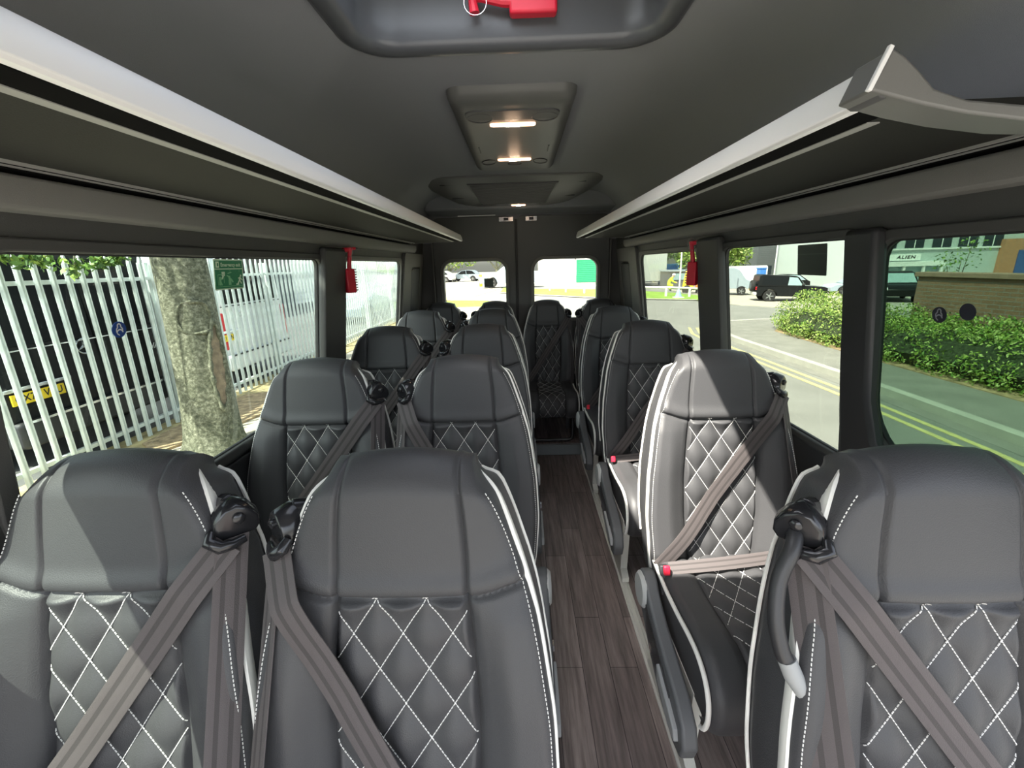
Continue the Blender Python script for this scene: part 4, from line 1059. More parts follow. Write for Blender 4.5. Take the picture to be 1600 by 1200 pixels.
# scar with rolled bark lips, on the side turned to the bus and the back
def on_trunk(z, q, lift):
    cx, cy = -0.055 * z, 0.115 * z - 0.004 * z * z; r = 0.272 - 0.010 * z + lift
    return (cx + r * math.cos(q), cy + r * math.sin(q), z)
b = MB(); rows = 22
for i in range(rows):
    z = 0.55 + 0.95 * i / (rows - 1); hwid = 0.24 * math.sin(PI * (i + 0.5) / rows) ** 0.6
    for j in range(9):
        q = -0.24 + 0.20 * (z - 1.2) + 1.25 * hwid * (j - 4) / 4; b.v.append(on_trunk(z, q, 0.022 - 0.012 * (1 - ((j - 4) / 4) ** 2)))
for i in range(rows - 1):
    for j in range(8): b.f.append((i * 9 + j, i * 9 + j + 1, (i + 1) * 9 + j + 1, (i + 1) * 9 + j))
b.m = [0] * len(b.f)
sc = b.build('bark_scar', BARE, t, smooth=80)
for sg in (-1, 1):
    pth = []
    for i in range(rows + 2):
        z = 0.52 + 1.0 * i / (rows + 1); hwid = 0.25 * max(0.0, math.sin(PI * (i) / (rows + 1))) ** 0.6
        pth.append(on_trunk(z, -0.24 + 0.20 * (z - 1.2) + sg * hwid * 1.25, 0.020 + 0.006 * math.sin(z * 23)))
    MB().tube(pth, [0.022 + 0.008 * math.sin(k * 1.7) for k in range(len(pth))], 8).build('scar_lip', BARK, sc, smooth=80)
pth = [on_trunk(1.58 + 0.19 * math.sin(a) + 0.02 * math.sin(3 * a), -0.80 + 0.62 * math.cos(a), 0.002 + 0.014 * math.sin(2.5 * a)) for a in np.linspace(0, 2 * PI, 26)[:-1]]
MB().tube(pth, [0.016 + 0.007 * math.sin(k * 1.3) for k in range(25)], 8, 0, True).build('knot_ring', BARK, tr, smooth=80)
b = MB()
cl = [(-0.5, -0.1, 3.9, 1.1, 1.2, 0.7), (0.7, 1.4, 4.3, 1.2, 1.3, 0.8), (0.4, -1.2, 4.2, 1.2, 1.0, 0.8), (-1.0, 1.3, 4.4, 1.0, 1.2, 0.8), (0.0, 0.3, 5.2, 1.7, 1.8, 0.9), (1.35, -4.75, 4.75, 0.75, 0.62, 0.35), (0.8, -2.6, 4.7, 0.8, 0.9, 0.4), (1.33, -3.45, 4.85, 0.6, 0.6, 0.35)]  # the outlying clusters are unseen, added to keep sun off fence-side seats
leaf_mesh(b, 9200, multi([ball(c[:3], c[3:], 0.2) for c in cl]), 0.085)
cl2 = [(-0.80, -0.62, 2.20, 0.10, 0.26, 0.09), (-0.80, -0.30, 2.12, 0.10, 0.20, 0.11), (-0.80, 0.02, 2.19, 0.10, 0.20, 0.08), (-0.78, 0.20, 2.24, 0.10, 0.14, 0.06), (-0.80, -0.95, 2.22, 0.1, 0.2, 0.07)]
leaf_mesh(b, 420, multi([ball(c[:3], c[3:], 0.1) for c in cl2]), 0.045)
b.build('foliage', LEAF, t, smooth=0)
br = MB()
for c in cl: br.tube([(-0.05, 0.5, 3.6), (c[0] * 0.5, 0.4 + c[1] * 0.4, 3.9), tuple(c[:3])], [0.13, 0.09, 0.04], 8)
for c in cl2: br.tube([(-0.3, 0.2, 3.7), (-0.65, c[1] * .7, 3.1), tuple(c[:3])], [0.03, 0.02, 0.008], 6)
br.build('branches', BARK, t, smooth=80)

def weed(label, x, y, h, n, size):
    t = thing('weed', label, 'weed', (x, y, gz(x, y) + 0.015), 0, 'weeds at the foot of the tree')
    b = MB(); leaf_mesh(b, n, ball((0, 0, h * 0.6), (0.16, 0.16, h * 0.45), 0.1), size); b.build('leaves', LEAFY, t, smooth=0)
    MB().tube([(0, 0, 0), (0.01, 0, h * 0.8)], [0.008, 0.004], 6).build('stem', LEAF[1], t)
weed('bright green broad-leaved weed right of the tree trunk by the window sill', -3.08, 4.94, 0.30, 34, 0.09)
weed('low green weed at the foot of the tree trunk', -3.14, 4.52, 0.17, 26, 0.06)

# ------------------------------------------------------------------ vehicles
def arc_pts(cx, cz, r, a0, a1, n=9): return [(cx + r * math.cos(a), cz + r * math.sin(a)) for a in np.linspace(a0, a1, n)]
def wheel(par, x, y, r, w, sgn, spokes=5):
    o = MB().lathe([(r * 0.62, -w / 2), (r * 0.93, -w / 2), (r, -w * 0.3), (r, w * 0.3), (r * 0.93, w / 2), (r * 0.62, w / 2)], (x, y, r), 'y', 24).build('wheel', TYRE, par)
    b = MB().lathe([(r * 0.60, 0), (r * 0.62, 0.02), (r * 0.66, 0.02), (r * 0.66, 0.0)], (x, y + sgn * w * 0.44 - (0.01 if sgn > 0 else 0.01), r), 'y', 24)
    for k in range(spokes):
        a = 2 * PI * k / spokes
        b.box((x + r * 0.33 * math.cos(a), y + sgn * w * 0.46, r + r * 0.33 * math.sin(a)), (r * 0.62, 0.03, r * 0.15), 0, Matrix.Rotation(-a, 3, 'Y'))
    b.lathe([(r * 0.14, -0.02), (r * 0.14, 0.025)], (x, y + sgn * w * 0.46, r), 'y', 12)
    b.build('rim', RIM, o)
    return o
def hull(b, poly, hwz, mi=0):
    return b.prism(poly, lambda x, z: (x, -hwz(x, z), z), lambda x, z: (x, hwz(x, z), z), mi)
def vehicle(name, label, cat, loc, rz, lower, cabin, wheels, r, hwd, paint, glass_polys, glassm=CARGLASS, group=None, ry=0.0, taper=0.13, belt=0.95, wind=(), rims=5):
    """local +x forward; lower and cabin are side outlines (x, z)"""
    t = thing(name, label, cat, loc, rz, group); t.rotation_euler = (0, ry, rz)
    zt = max(p[1] for p in cabin); zb = belt
    x0, x1 = min(p[0] for p in lower), max(p[0] for p in lower)
    def hl_(x, z): e = min(x - x0, x1 - x); return hwd * (1 - 0.10 * max(0, 1 - e / 0.5) ** 2) * (1 - 0.05 * max(0, 0.45 - z))
    def hc_(x, z): return hwd * (0.985 - taper * max(0, z - zb) / max(0.01, zt - zb))
    # wheel arches are cut out of the outline
    poly = list(lower); bottom = min(p[1] for p in lower)
    low = []
    for wx_ in wheels: low += [(wx_ + r * 1.18 * math.cos(a), r + r * 1.18 * math.sin(a)) for a in np.linspace(PI, 0, 13) if r + r * 1.18 * math.sin(a) > bottom - 1e-6]
    poly = poly + low          # the outline is given clockwise from the front bottom over the roof to the back bottom
    hull(MB(), poly, hl_).build('body', paint, t, bevel=0.03)
    hull(MB(), cabin, hc_).build('cabin', paint, t, bevel=0.035)
    for g in glass_polys:
        for sg in (-1, 1):
            MB().prism(g, lambda x, z: (x, sg * (hc_(x, z) - 0.01), z), lambda x, z: (x, sg * (hc_(x, z) + 0.006), z)).build('side_window', glassm, t)
    for (xa, za, xb, zb_) in wind:
        b = MB(); ya, yb_ = hc_(xa, za) * 0.9, hc_(xb, zb_) * 0.88
        d = Vector((zb_ - za, 0, -(xb - xa))).normalized() * 0.012
        if d.x * (1 if xa > (x0 + x1) / 2 else -1) < 0: d = -d
        P = [Vector((xa, -ya, za)), Vector((xa, ya, za)), Vector((xb, yb_, zb_)), Vector((xb, -yb_, zb_))]
        b.add([p - d for p in P] + [p + d for p in P], [(0, 1, 2, 3), (7, 6, 5, 4), (0, 4, 5, 1), (1, 5, 6, 2), (2, 6, 7, 3), (3, 7, 4, 0)])
        b.build('screen', glassm, t)
    for wx_ in wheels:
        for sg in (-1, 1): wheel(t, wx_, sg * (hwd - 0.12), r, 0.22, sg, rims)
    return t

def rear_van(label, rearx, yc, W, H, paint, plate, star_y, star_z, plate_y, plate_z, win_z, tails, badge=None, roofm=None):
    """a van seen square from behind; its nose points away from the fence"""
    t = thing('parked_van', label, 'van', (rearx, yc, GZ + 0.012), PI, 'vans parked behind the fence')
    L = 5.0; hwd = W / 2; yl = lambda y: -(y - yc)           # world y -> local y
    zl_ = lambda z: z - (GZ + 0.012)
    def hb(x, z): return hwd * (1 - 0.10 * max(0, z - 0.9) / (H - 0.9))
    low = [(L, 0.45), (L, 0.95), (L - 0.9, 1.12), (L - 1.6, H * 0.93), (L - 2.0, H), (0.16, H), (0.05, H - 0.10), (0.0, 1.0), (0.0, 0.42)]
    cuts = []
    for wx_ in (0.95, 4.1): cuts += [(wx_ + 0.42 * math.cos(a), 0.34 + 0.42 * math.sin(a)) for a in np.linspace(PI, 0, 13) if 0.34 + 0.42 * math.sin(a) > 0.42]
    hull(MB(), low + cuts, hb).build('body', paint, t, bevel=0.05, seg=3)
    MB().prism(rrect(-hwd * 1.0, 0.34, hwd * 1.0, 0.62, 0.05), lambda y, z: (-0.07, y, z), lambda y, z: (0.25, y, z)).build('bumper', BLACKP if paint is CARBLACK else paint, t, bevel=0.03)
    MB().b2((-0.085, -hwd * 0.95, 0.60), (-0.06, hwd * 0.95, 0.625)).build('bumper_strip', STEEL if paint is CARBLACK else BLACKP, t)
    zw = zl_(win_z)
    for a, c in ((-hwd * 0.84, -0.03), (0.03, hwd * 0.84)):
        pol = [(a, zw), (c, zw), (c * 0.94 if c > 0.1 else c, H - 0.22), (a * 0.94 if a < -0.1 else a, H - 0.22)]
        lean = lambda z: 0.05 * (z - 1.0) / (H - 1.1)
        MB().prism(pol, lambda y, z: (lean(z) - 0.014, y, z), lambda y, z: (lean(z) + 0.02, y, z)).build('rear_window', CARGLASS, t, bevel=0.01)
    MB().b2((-0.006, -0.006, 0.6), (0.01, 0.006, H - 0.2)).build('door_gap', BLACKP, t)
    MB().b2((-0.012, -hwd * 0.9, zw - 0.045), (0.01, hwd * 0.9, zw - 0.032)).build('trim_line', STEEL if paint is CARBLACK else BLACKP, t)
    for y, za, zb_ in tails:
        MB().b2((-0.02, yl(y) - 0.05, zl_(za)), (0.10, yl(y) + 0.05, zl_(zb_))).build('tail_light', TAIL, t, bevel=0.015)
    p = MB().b2((-0.030, yl(plate_y) - 0.26, zl_(plate_z) - 0.057), (-0.012, yl(plate_y) + 0.26, zl_(plate_z) + 0.057)).build('number_plate', PLATE, t, bevel=0.003)
    b = MB(); text_mesh(plate, 0.105, b, lambda x, y: (-0.0315, yl(plate_y) - x * 0.93, zl_(plate_z) + y), space=1.05, bold=0.002); b.build('plate_characters', PLATE_T, p, smooth=0)
    MB().b2((-0.055, yl(plate_y) - 0.34, zl_(plate_z) + 0.085), (-0.01, yl(plate_y) + 0.34, zl_(plate_z) + 0.125)).build('handle_strip', STEEL if paint is CARBLACK else paint, t, bevel=0.008)
    cy, cz_ = yl(star_y), zl_(star_z); R = 0.085
    b = MB().tube([(-0.022, cy + R * math.cos(a), cz_ + R * math.sin(a)) for a in np.linspace(0, 2 * PI, 29)[:-1]], 0.009, 6, 0, True)
    for k in range(3):
        a = PI / 2 + k * 2 * PI / 3
        d = Vector((0, math.cos(a), math.sin(a))); q = Vector((0, -d.z, d.y)) * 0.017; c = Vector((-0.022, cy, cz_))
        b.add([c + q, c + d * R, c - q, c + Vector((-0.008, 0, 0)), c + Vector((0.012, 0, 0))], [(0, 1, 3), (1, 2, 3), (0, 4, 1), (1, 4, 2)])
    b.build('star_emblem', STEEL, t)
    if badge:
        by, bz, txt, m_ = badge
        b = MB(); text_mesh(txt, 0.10, b, lambda x, y: (-0.018, yl(by) - x, zl_(bz) + y), shear=0.2, bold=0.004); b.build('badge', m_, t, smooth=0)
    for wx_ in (0.95, 4.1):
        for sg in (-1, 1): wheel(t, wx_, sg * (hwd - 0.14), 0.34, 0.24, sg)
    return t
rear_van('black van parked tail-first behind the palisade fence, yellow plate showing', -5.10, 5.10, 2.20, 2.45, CARBLACK, 'GX74 VVU', 4.90, 0.62, 4.30, 0.215, 0.73, [(6.13, 0.05, 0.72)], (5.95, 0.45, 'VARIO', WHITE))
rear_van('white van parked tail-first behind the fence, seen right of the tree trunk', -5.15, 8.42, 2.10, 2.5, CARWHITE, 'LK21 HNO', 7.93, 0.71, 7.46, 0.29, 0.86, [(9.40, 0.08, 0.72), (7.42, 0.08, 0.72)])
# a pale car and a white shed further along behind the fence
lowc = [(4.3, 0.30), (4.35, 0.62), (4.1, 0.78), (3.1, 0.92), (0.4, 0.95), (0.05, 0.85), (0.0, 0.45), (0.1, 0.28)]
cabc = [(3.25, 0.90), (2.55, 1.38), (1.9, 1.48), (0.9, 1.42), (0.25, 0.92)]
glc = [[(2.95, 0.94), (2.45, 1.33), (1.85, 1.41), (1.8, 0.94)], [(1.72, 0.94), (1.77, 1.41), (0.95, 1.36), (0.45, 0.95)]]
vehicle('parked_car', 'silver blue hatchback behind the far part of the palisade fence', 'car', (-6.7, 20.5, gz(-6.7, 20.5)), -PI / 2, lowc, cabc, (0.85, 3.45), 0.32, 0.88, CARSILV, glc, CARGLASS2, wind=[(3.22, 0.93, 2.58, 1.37), (0.24, 0.95, 0.85, 1.41)])
t = thing('warehouse', 'pale cladded warehouse wall beyond the fence and parked vans', 'building', (-14.0, 22.0, GZ))
MB().b2((-6, -19, 0), (0, 22, 6.5)).build('wall', BWHITE, t)
MB().b2((-6.2, -19.2, 6.5), (0.3, 22.2, 6.8)).build('roof', GREYP, t)
for y in (-6, 2, 10): MB().b2((-0.05, y, 0), (0.04, y + 3.4, 3.6)).build('shutter', BGREY, t)

# ================================================================== outside, road side
kerb = [(4.7, -6), (4.95, 0), (5.2, 2.5), (5.38, 4.4), (5.46, 6.5), (5.44, 9.0), (5.42, 11.0), (5.52, 12.4), (5.85, 13.5), (6.66, 14.34), (7.8, 14.60), (9.0, 14.5), (13, 14.2), (24, 13.8)]
kin = []
for i, p in enumerate(kerb):
    a = Vector(kerb[max(i - 1, 0)]); c = Vector(kerb[min(i + 1, len(kerb) - 1)]); d = (c - a).normalized(); kin.append((p[0] + d.y * 0.15, p[1] - d.x * 0.15))
patch('kerb', kerb + kin[::-1], KERB, 0.11, thick=0.16)
patch('pavement', kin + [(24, -6)], PAVE, 0.10, thick=0.13)
def offset_band(pts, o0, o1):
    A, B = [], []
    for i, p in enumerate(pts):
        a = Vector(pts[max(i - 1, 0)]); c = Vector(pts[min(i + 1, len(pts) - 1)]); d = (c - a).normalized()
        A.append((p[0] - d.y * o0, p[1] + d.x * o0)); B.append((p[0] - d.y * o1, p[1] + d.x * o1))
    return A + B[::-1]
kr = kerb[1:9]
for o in (0.36, 0.58): patch('road_markings', offset_band(kr, o, o + 0.075), LINE, 0.006)
patch('gutter', offset_band(kr, 0.0, 0.22), PAVE, 0.004)
patch('forecourt', [(9.2, 22.5), (10.4, 20.8), (12.5, 18.3), (16, 17.0), (60, 16), (60, 60), (16, 60), (13.4, 36), (13.2, 28)], CONC, 0.015, sub=1.5)
patch('grass_verge', [(-1.5, 33.4), (1.24, 29.6), (4.42, 26.2), (6.76, 24.5), (9.26, 23.3), (11.3, 24.8), (13.0, 28.2), (12.2, 31), (8, 31.5), (5.76, 34.3), (1.56, 37.1), (-1.5, 40)], GRASS, 0.05, sub=1.2)
patch('grass_edge', offset_band([(-1.5, 33.4), (1.24, 29.6), (4.42, 26.2), (6.76, 24.5), (9.26, 23.3)], -0.16, 0.0)[::-1], KERB, 0.07)
patch('lawn', [(-8, 22.5), (-1.4, 22.5), (-1.9, 26.2), (-4, 27.0), (-8, 27.2)], GRASS, 0.03)
patch('pale_yard', [(-13, 30), (-3.2, 30), (-1.6, 41), (-1.0, 50), (2.2, 50), (2.2, 120), (-40, 120), (-40, 44), (-13, 44)], CONC, 0.02, sub=3.0)
patch('mulch_strip', [(6.55, 1), (7.3, 1), (7.4, 9.5), (8.0, 12.6), (7.55, 12.85), (6.95, 12.0), (6.75, 9.0)], LITTER, 0.115)

t = thing('hedge', 'long green hedge behind the pavement, running in front of the brown brick wall', 'hedge', (7.5, 7.0, GZ + 0.1))
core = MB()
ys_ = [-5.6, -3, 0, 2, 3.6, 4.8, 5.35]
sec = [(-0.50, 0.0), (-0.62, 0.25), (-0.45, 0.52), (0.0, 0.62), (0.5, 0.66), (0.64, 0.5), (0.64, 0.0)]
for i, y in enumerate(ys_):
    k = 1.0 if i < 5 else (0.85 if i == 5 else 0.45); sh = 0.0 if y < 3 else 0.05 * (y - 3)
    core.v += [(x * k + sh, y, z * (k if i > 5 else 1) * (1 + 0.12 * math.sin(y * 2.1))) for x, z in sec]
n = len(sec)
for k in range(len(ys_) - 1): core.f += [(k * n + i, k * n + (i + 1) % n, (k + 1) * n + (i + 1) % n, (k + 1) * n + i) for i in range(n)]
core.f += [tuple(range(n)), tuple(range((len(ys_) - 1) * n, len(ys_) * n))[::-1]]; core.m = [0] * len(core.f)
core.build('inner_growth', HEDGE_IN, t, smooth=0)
bl = []
for y in np.arange(-5.4, 5.4, 0.42):
    k = 1 if y < 4.6 else 0.75
    for x, z in ((-0.46, 0.28), (-0.30, 0.56), (0.15, 0.68), (0.40, 0.70), (-0.55, 0.15)):
        bl.append(ball((x * k + (0.05 * (y - 3) if y > 3 else 0) + random.uniform(-.12, .12), y + random.uniform(-.2, .2), z * (1.15 if y > 3.4 else 1.0) * random.uniform(0.85, 1.18)), (0.26, 0.36, 0.22), 0.5))
b = MB(); leaf_mesh(b, 46000, multi(bl), 0.030)
b.build('leaves', LEAFY, t, smooth=0)

t = thing('brick_wall', 'low brown brick wall with stone coping above the hedge', 'wall', (8.62, 3.0, GZ))
MB().b2((-0.12, -7, 0), (0.12, 6.7, 1.57)).build('wall_body', BRICK, t)
MB().b2((-0.17, -7.05, 1.57), (0.17, 6.76, 1.67)).build('coping', COPING, t, bevel=0.015)

def plain_tree(label, x, y, ht, cl, n, size, mats, trunk_r=0.12):
    t = thing('tree', label, 'tree', (x, y, gz(x, y)), 0)
    b = MB(); leaf_mesh(b, n, multi([ball(c[:3], c[3:], 0.25) for c in cl]), size); b.build('foliage', mats, t, smooth=0)
    b = MB().tube([(0, 0, 0), (0.05, 0, ht * 0.5), (0.0, 0.05, ht)], [trunk_r, trunk_r * 0.8, trunk_r * 0.5], 8)
    for c in cl[:5]: b.tube([(0, 0, ht * 0.6), tuple(c[:3])], [trunk_r * 0.5, trunk_r * 0.2], 6)
    b.build('trunk', BARK, t, smooth=80)
    return t
plain_tree('thin twiggy small tree behind the brown brick wall', 11.9, 12.4, 1.3, [(0, 0, 1.9, 0.55, 0.5, 0.5), (0.3, 0.1, 2.3, 0.4, 0.4, 0.4), (-0.35, 0, 1.7, 0.4, 0.4, 0.4)], 200, 0.045, LEAF, 0.03)
plain_tree('bright green tree left of the grey warehouse, over the pale blue van', 22.6, 51.5, 2.0, [(0, 0, 4.2, 2.2, 1.5, 2.4), (-2.2, 0, 3.6, 2.0, 1.4, 2.2), (1.7, -0.4, 3.6, 1.7, 1.4, 2.0), (-3.6, 0, 3.2, 1.4, 1.2, 1.6)], 3600, 0.24, LEAFY, 0.25)
plain_tree('grey green trees behind the blue container', 19.6, 66, 2.0, [(0, 0, 4.6, 3.0, 2, 2.0), (3, 0, 5.0, 2.5, 2, 2.2), (-2.4, 0, 4.8, 2.4, 2, 2.4)], 2600, 0.26, LEAF, 0.25)
plain_tree('yellow green tree seen through the top left of the left rear door window', -9.5, 60, 2.0, [(0, 0, 3.4, 3.0, 2, 2.0), (2.6, 0, 3.9, 2.2, 2, 2.0), (-3, 0, 3.2, 2.4, 2, 1.6)], 2200, 0.26, LEAFY, 0.25)
plain_tree('green tree seen through the top middle of the left rear door window', -3.4, 66, 2.2, [(0, 0, 4.2, 2.6, 2, 2.0), (2.6, 0, 4.4, 2.2, 2, 2.0), (-2.4, 0, 4.6, 2.2, 2, 1.6)], 2000, 0.26, LEAFY, 0.25)

# the black off-roader with its spare wheel
low4 = [(4.45, 0.42), (4.52, 0.70), (4.48, 1.02), (4.2, 1.12), (3.05, 1.16), (0.16, 1.14), (0.06, 1.05), (0.04, 0.55), (0.10, 0.40)]
cab4 = [(3.12, 1.10), (2.62, 1.74), (2.40, 1.82), (0.35, 1.88), (0.17, 1.82), (0.10, 1.10)]
t = vehicle('off_roader', 'black boxy off-roader with a spare wheel on its tail, parked on the pale forecourt', 'car', (17.0, 32.9, gz(18.5, 32) + 0.02), math.radians(-14), low4, cab4, (0.92, 3.62), 0.41, 0.95, CARBLACK,
            [[(2.92, 1.18), (2.52, 1.70), (2.02, 1.74), (1.98, 1.18)]], CARGLASS2, taper=0.08, belt=1.12, wind=[(3.10, 1.16, 2.66, 1.70)], ry=0.03)
for sg in (-1, 1): MB().prism([(1.90, 1.20), (1.92, 1.73), (0.55, 1.76), (0.40, 1.70), (0.36, 1.20)], lambda x, z: (x, sg * 0.885, z), lambda x, z: (x, sg * (0.935 - 0.06 * (z - 1.2)), z)).build('side_panel', CARGLASS, t)
sw = MB().lathe([(0.25, 0), (0.38, 0), (0.40, -0.06), (0.40, -0.18), (0.37, -0.23), (0.25, -0.23)], (0.03, -0.12, 1.08), 'x', 26).build('spare_wheel', TYRE, t)
MB().lathe([(0.0, -0.235), (0.24, -0.235), (0.26, -0.20), (0.26, -0.10)][::-1], (0.03, -0.12, 1.08), 'x', 22).build('wheel_cover', GLOSS, sw)
for sg in (-1, 1):
    for z in (1.0, 0.88): MB().b2((-0.01, sg * 0.80 - 0.06, z - 0.045), (0.06, sg * 0.80 + 0.06, z + 0.045)).build('tail_light', TAIL, t)
    MB().lathe([(0.09, 0), (0.10, 0.03), (0.08, 0.05)], (4.46, sg * 0.68, 0.92), 'x', 16).build('head_light', HEADLT, t)
    MB().b2((2.82, sg * 0.96, 1.18), (2.98, sg * 1.12, 1.34)).build('mirror', BLACKP, t, bevel=0.03)
MB().b2((-0.06, -0.9, 0.42), (0.10, 0.9, 0.66)).build('rear_bumper', CREAM, t, bevel=0.05)
p = MB().b2((-0.075, 0.34, 0.74), (-0.05, 0.78, 0.86)).build('number_plate', PLATE, t)

# pale blue van with an orange mark
lowv = [(5.2, 0.45), (5.25, 1.0), (4.6, 1.25), (3.9, 2.1), (3.5, 2.25), (0.15, 2.25), (0.03, 2.1), (0.0, 0.45)]
cabv = [(4.55, 1.15), (3.85, 2.05), (3.4, 2.2), (3.2, 1.15)]
t = vehicle('parked_van', 'pale grey blue van with an orange mark behind the black off-roader', 'van', (15.2, 40.5, -1.5), math.radians(-25), lowv, cabv, (1.0, 4.25), 0.34, 0.98, CARBLUE, [[(4.35, 1.30), (3.85, 2.0), (3.35, 2.05), (3.3, 1.3)]], CARGLASS, belt=1.2, wind=[(4.55, 1.28, 3.95, 2.05)], taper=0.08)
t.location.z = gz(17.5, 39.5) + 0.02
MB().prism([(2.3, 1.5), (2.9, 1.48), (3.05, 1.72), (2.7, 1.95), (2.35, 1.85)], lambda x, z: (x, -0.985, z), lambda x, z: (x, -0.965, z)).build('orange_mark', ORANGE, t)
t = vehicle('parked_car', 'pale blue silver car at the right end of the middle road-side window', 'car', (24.6, 37.0, gz(26, 38) + 0.02), math.radians(150), lowc, cabc, (0.85, 3.45), 0.34, 0.92, CARSILV, glc, CARGLASS2, wind=[(3.22, 0.93, 2.58, 1.37), (0.24, 0.95, 0.85, 1.41)])
t.location = (28.9, 35.6, gz(26, 38) + 0.02); t.rotation_euler.z = math.radians(170)
t = vehicle('parked_car', 'dark car with yellow lettering, half covered by the window sticker', 'car', (28.0, 45.0, gz(27, 44) + 0.02), math.radians(165), lowc, cabc, (0.85, 3.45), 0.34, 0.95, CARBLACK, glc, CARGLASS2, wind=[(3.22, 0.93, 2.58, 1.37)])
t.location = (26.9, 42.3, gz(27, 44) + 0.02)
b = MB(); text_mesh('SOLO', 0.42, b, lambda x, y: (1.7 - x, 0.965, 0.62 + y), bold=0.01); b.build('side_lettering', YELLOW, t, smooth=0)
t = vehicle('parked_van', 'white van roof showing behind the black off-roader', 'van', (25.6, 47.5, gz(24, 46) + 0.02), math.radians(172), lowv, cabv, (1.0, 4.25), 0.34, 0.98, CARWHITE, [[(4.35, 1.30), (3.85, 2.0), (3.35, 2.05), (3.3, 1.3)]], CARGLASS, belt=1.2, wind=[(4.55, 1.28, 3.95, 2.05)], taper=0.08)
t = vehicle('parked_car', 'black car with bright headlamp by the end of the brick wall', 'car', (26.6, 33.0, gz(25, 32) + 0.02), math.radians(-118), lowc, cabc, (0.85, 3.45), 0.34, 0.92, CARBLACK, glc, CARGLASS2, wind=[(3.22, 0.93, 2.58, 1.37)])
t.scale = (1.1, 1.15, 1.3)
for sg in (-1, 1): MB().prism([(4.02, 0.66), (4.36, 0.60), (4.30, 0.72), (3.98, 0.80)], lambda x, z: (x, sg * 0.62, z), lambda x, z: (x - 0.02, sg * 0.86, z)).build('head_light', HEADLT, t, bevel=0.02)
t = vehicle('parked_car', 'large silver car seen at the right edge of the left rear door window', 'car', (-3.6, 41.2, gz(-2, 38) + 0.025), math.radians(180), lowc, cabc, (0.85, 3.45), 0.34, 0.95, CARSILV, glc, CARGLASS2, wind=[(3.22, 0.93, 2.58, 1.37), (0.24, 0.95, 0.85, 1.41)])
t.scale = (1.25, 1.15, 1.35); t.location.x = 1.75
for i, (x, y, m_, lb) in enumerate(((-8.6, 58.5, CARWHITE, 'small white car far off below the trees, left of the rear window middle'), (-5.3, 60.5, CARSILV, 'small silver car far off below the trees, right of the rear window middle'))):
    t = vehicle('parked_car', lb, 'car', (x, y, gz(x, y) + 0.025), math.radians(170), lowc, cabc, (0.85, 3.45), 0.34, 0.92, m_, glc, CARGLASS, wind=[(3.22, 0.93, 2.58, 1.37)])

# knee rail along the grass
t = thing('knee_rail', 'long white knee-high rail fence along the edge of the grass', 'fence', (0, 0, 0))
RL = [(-0.4, 38.6), (1.0, 36.4), (2.26, 34.1), (3.26, 31.9), (4.32, 30.1), (5.7, 28.3), (7.04, 26.8), (8.45, 25.9), (9.84, 26.0), (11.3, 26.7), (12.6, 28.3)]
for x, y in RL: MB().b2((x - 0.05, y - 0.05, gz(x, y)), (x + 0.05, y + 0.05, gz(x, y) + 0.52)).build('post', WHITE, t)
MB().tube([(x, y, gz(x, y) + 0.55) for x, y in RL], 0.055, 6, r2=0.055).build('rail', WHITE, t)

def pole(label, x, y, h):
    t = thing('lamp_post', label, 'pole', (x, y, gz(x, y)), 0, 'thin white poles')
    MB().tube([(0, 0, 0), (0, 0, h)], 0.055, 8).build('shaft', WHITE, t); MB().lathe([(0.10, 0), (0.10, 0.06), (0.06, 0.08)], (0, 0, 0), 'z', 10).build('base', WHITE, t)
pole('thin white pole in front of the pale blue van', 15.6, 35.2, 7)
pole('thin white pole before the green tree, right of the first pole', 19.3, 42.6, 8)
pole('thin white pole against the grey warehouse, left of the dark window sticker', 27.8, 49.6, 9)
pole('thin pale pole in front of the blue container', 12.0, 33.8, 7)

# buildings
def block(name, label, x, y, w, d, h, m_, rz=0.0, z=None):
    t = thing(name, label, 'building', (x, y, (gz(x, y) if z is None else z)), rz)
    MB().b2((0, 0, 0), (w, d, h)).build('walls', m_, t); MB().b2((-0.15, -0.15, h), (w + 0.15, d + 0.15, h + 0.25)).build('roof', GREYP, t)
    return t
t = block('garage_building', 'white horizontally clad building with a green shutter door behind the rear doors', 2.45, 48, 7.2, 12, 5.2, BWHITE)
MB().b2((3.55, -0.06, 0.02), (6.3, 0.02, 2.35)).build('green_door', BGREEN, t); MB().b2((3.38, -0.08, 0.0), (3.54, 0.02, 2.55)).build('door_frame', WHITE, t); MB().b2((3.38, -0.08, 2.36), (6.45, 0.02, 2.55)).build('door_frame', WHITE, t)
t = block('storage_unit', 'pale plain building at the left of the last road-side window', 10.2, 50, 6.0, 10, 6.0, BPALE)
MB().b2((1.2, -0.05, 0), (2.3, 0.02, 2.3)).build('door', GREYP, t)
t = block('warehouse', 'big grey clad warehouse filling the top of the middle road-side window', 28.6, 55, 22, 20, 9.0, BGREY)
MB().b2((5.0, -0.06, 0), (9.0, 0.02, 4.2)).build('shutter', GREYP, t); MB().b2((0.8, -0.06, 0), (1.8, 0.02, 2.1)).build('door', WINDARK, t)
t = thing('container', 'blue storage container behind the crouching worker', 'container', (17.2, 53.6, gz(17, 52)))
MB().b2((0, 0, 0.15), (6, 2.4, 2.6)).build('box', BLUE, t)
for i in range(14): MB().b2((0.2 + i * 0.42, -0.04, 0.3), (0.4 + i * 0.42, 0.01, 2.5)).build('rib', BLUE, t)
t = thing('shed', 'low dark shed front with pale sign strip below the blue container', 'building', (15.4, 46.5, gz(15.4, 46.5)))
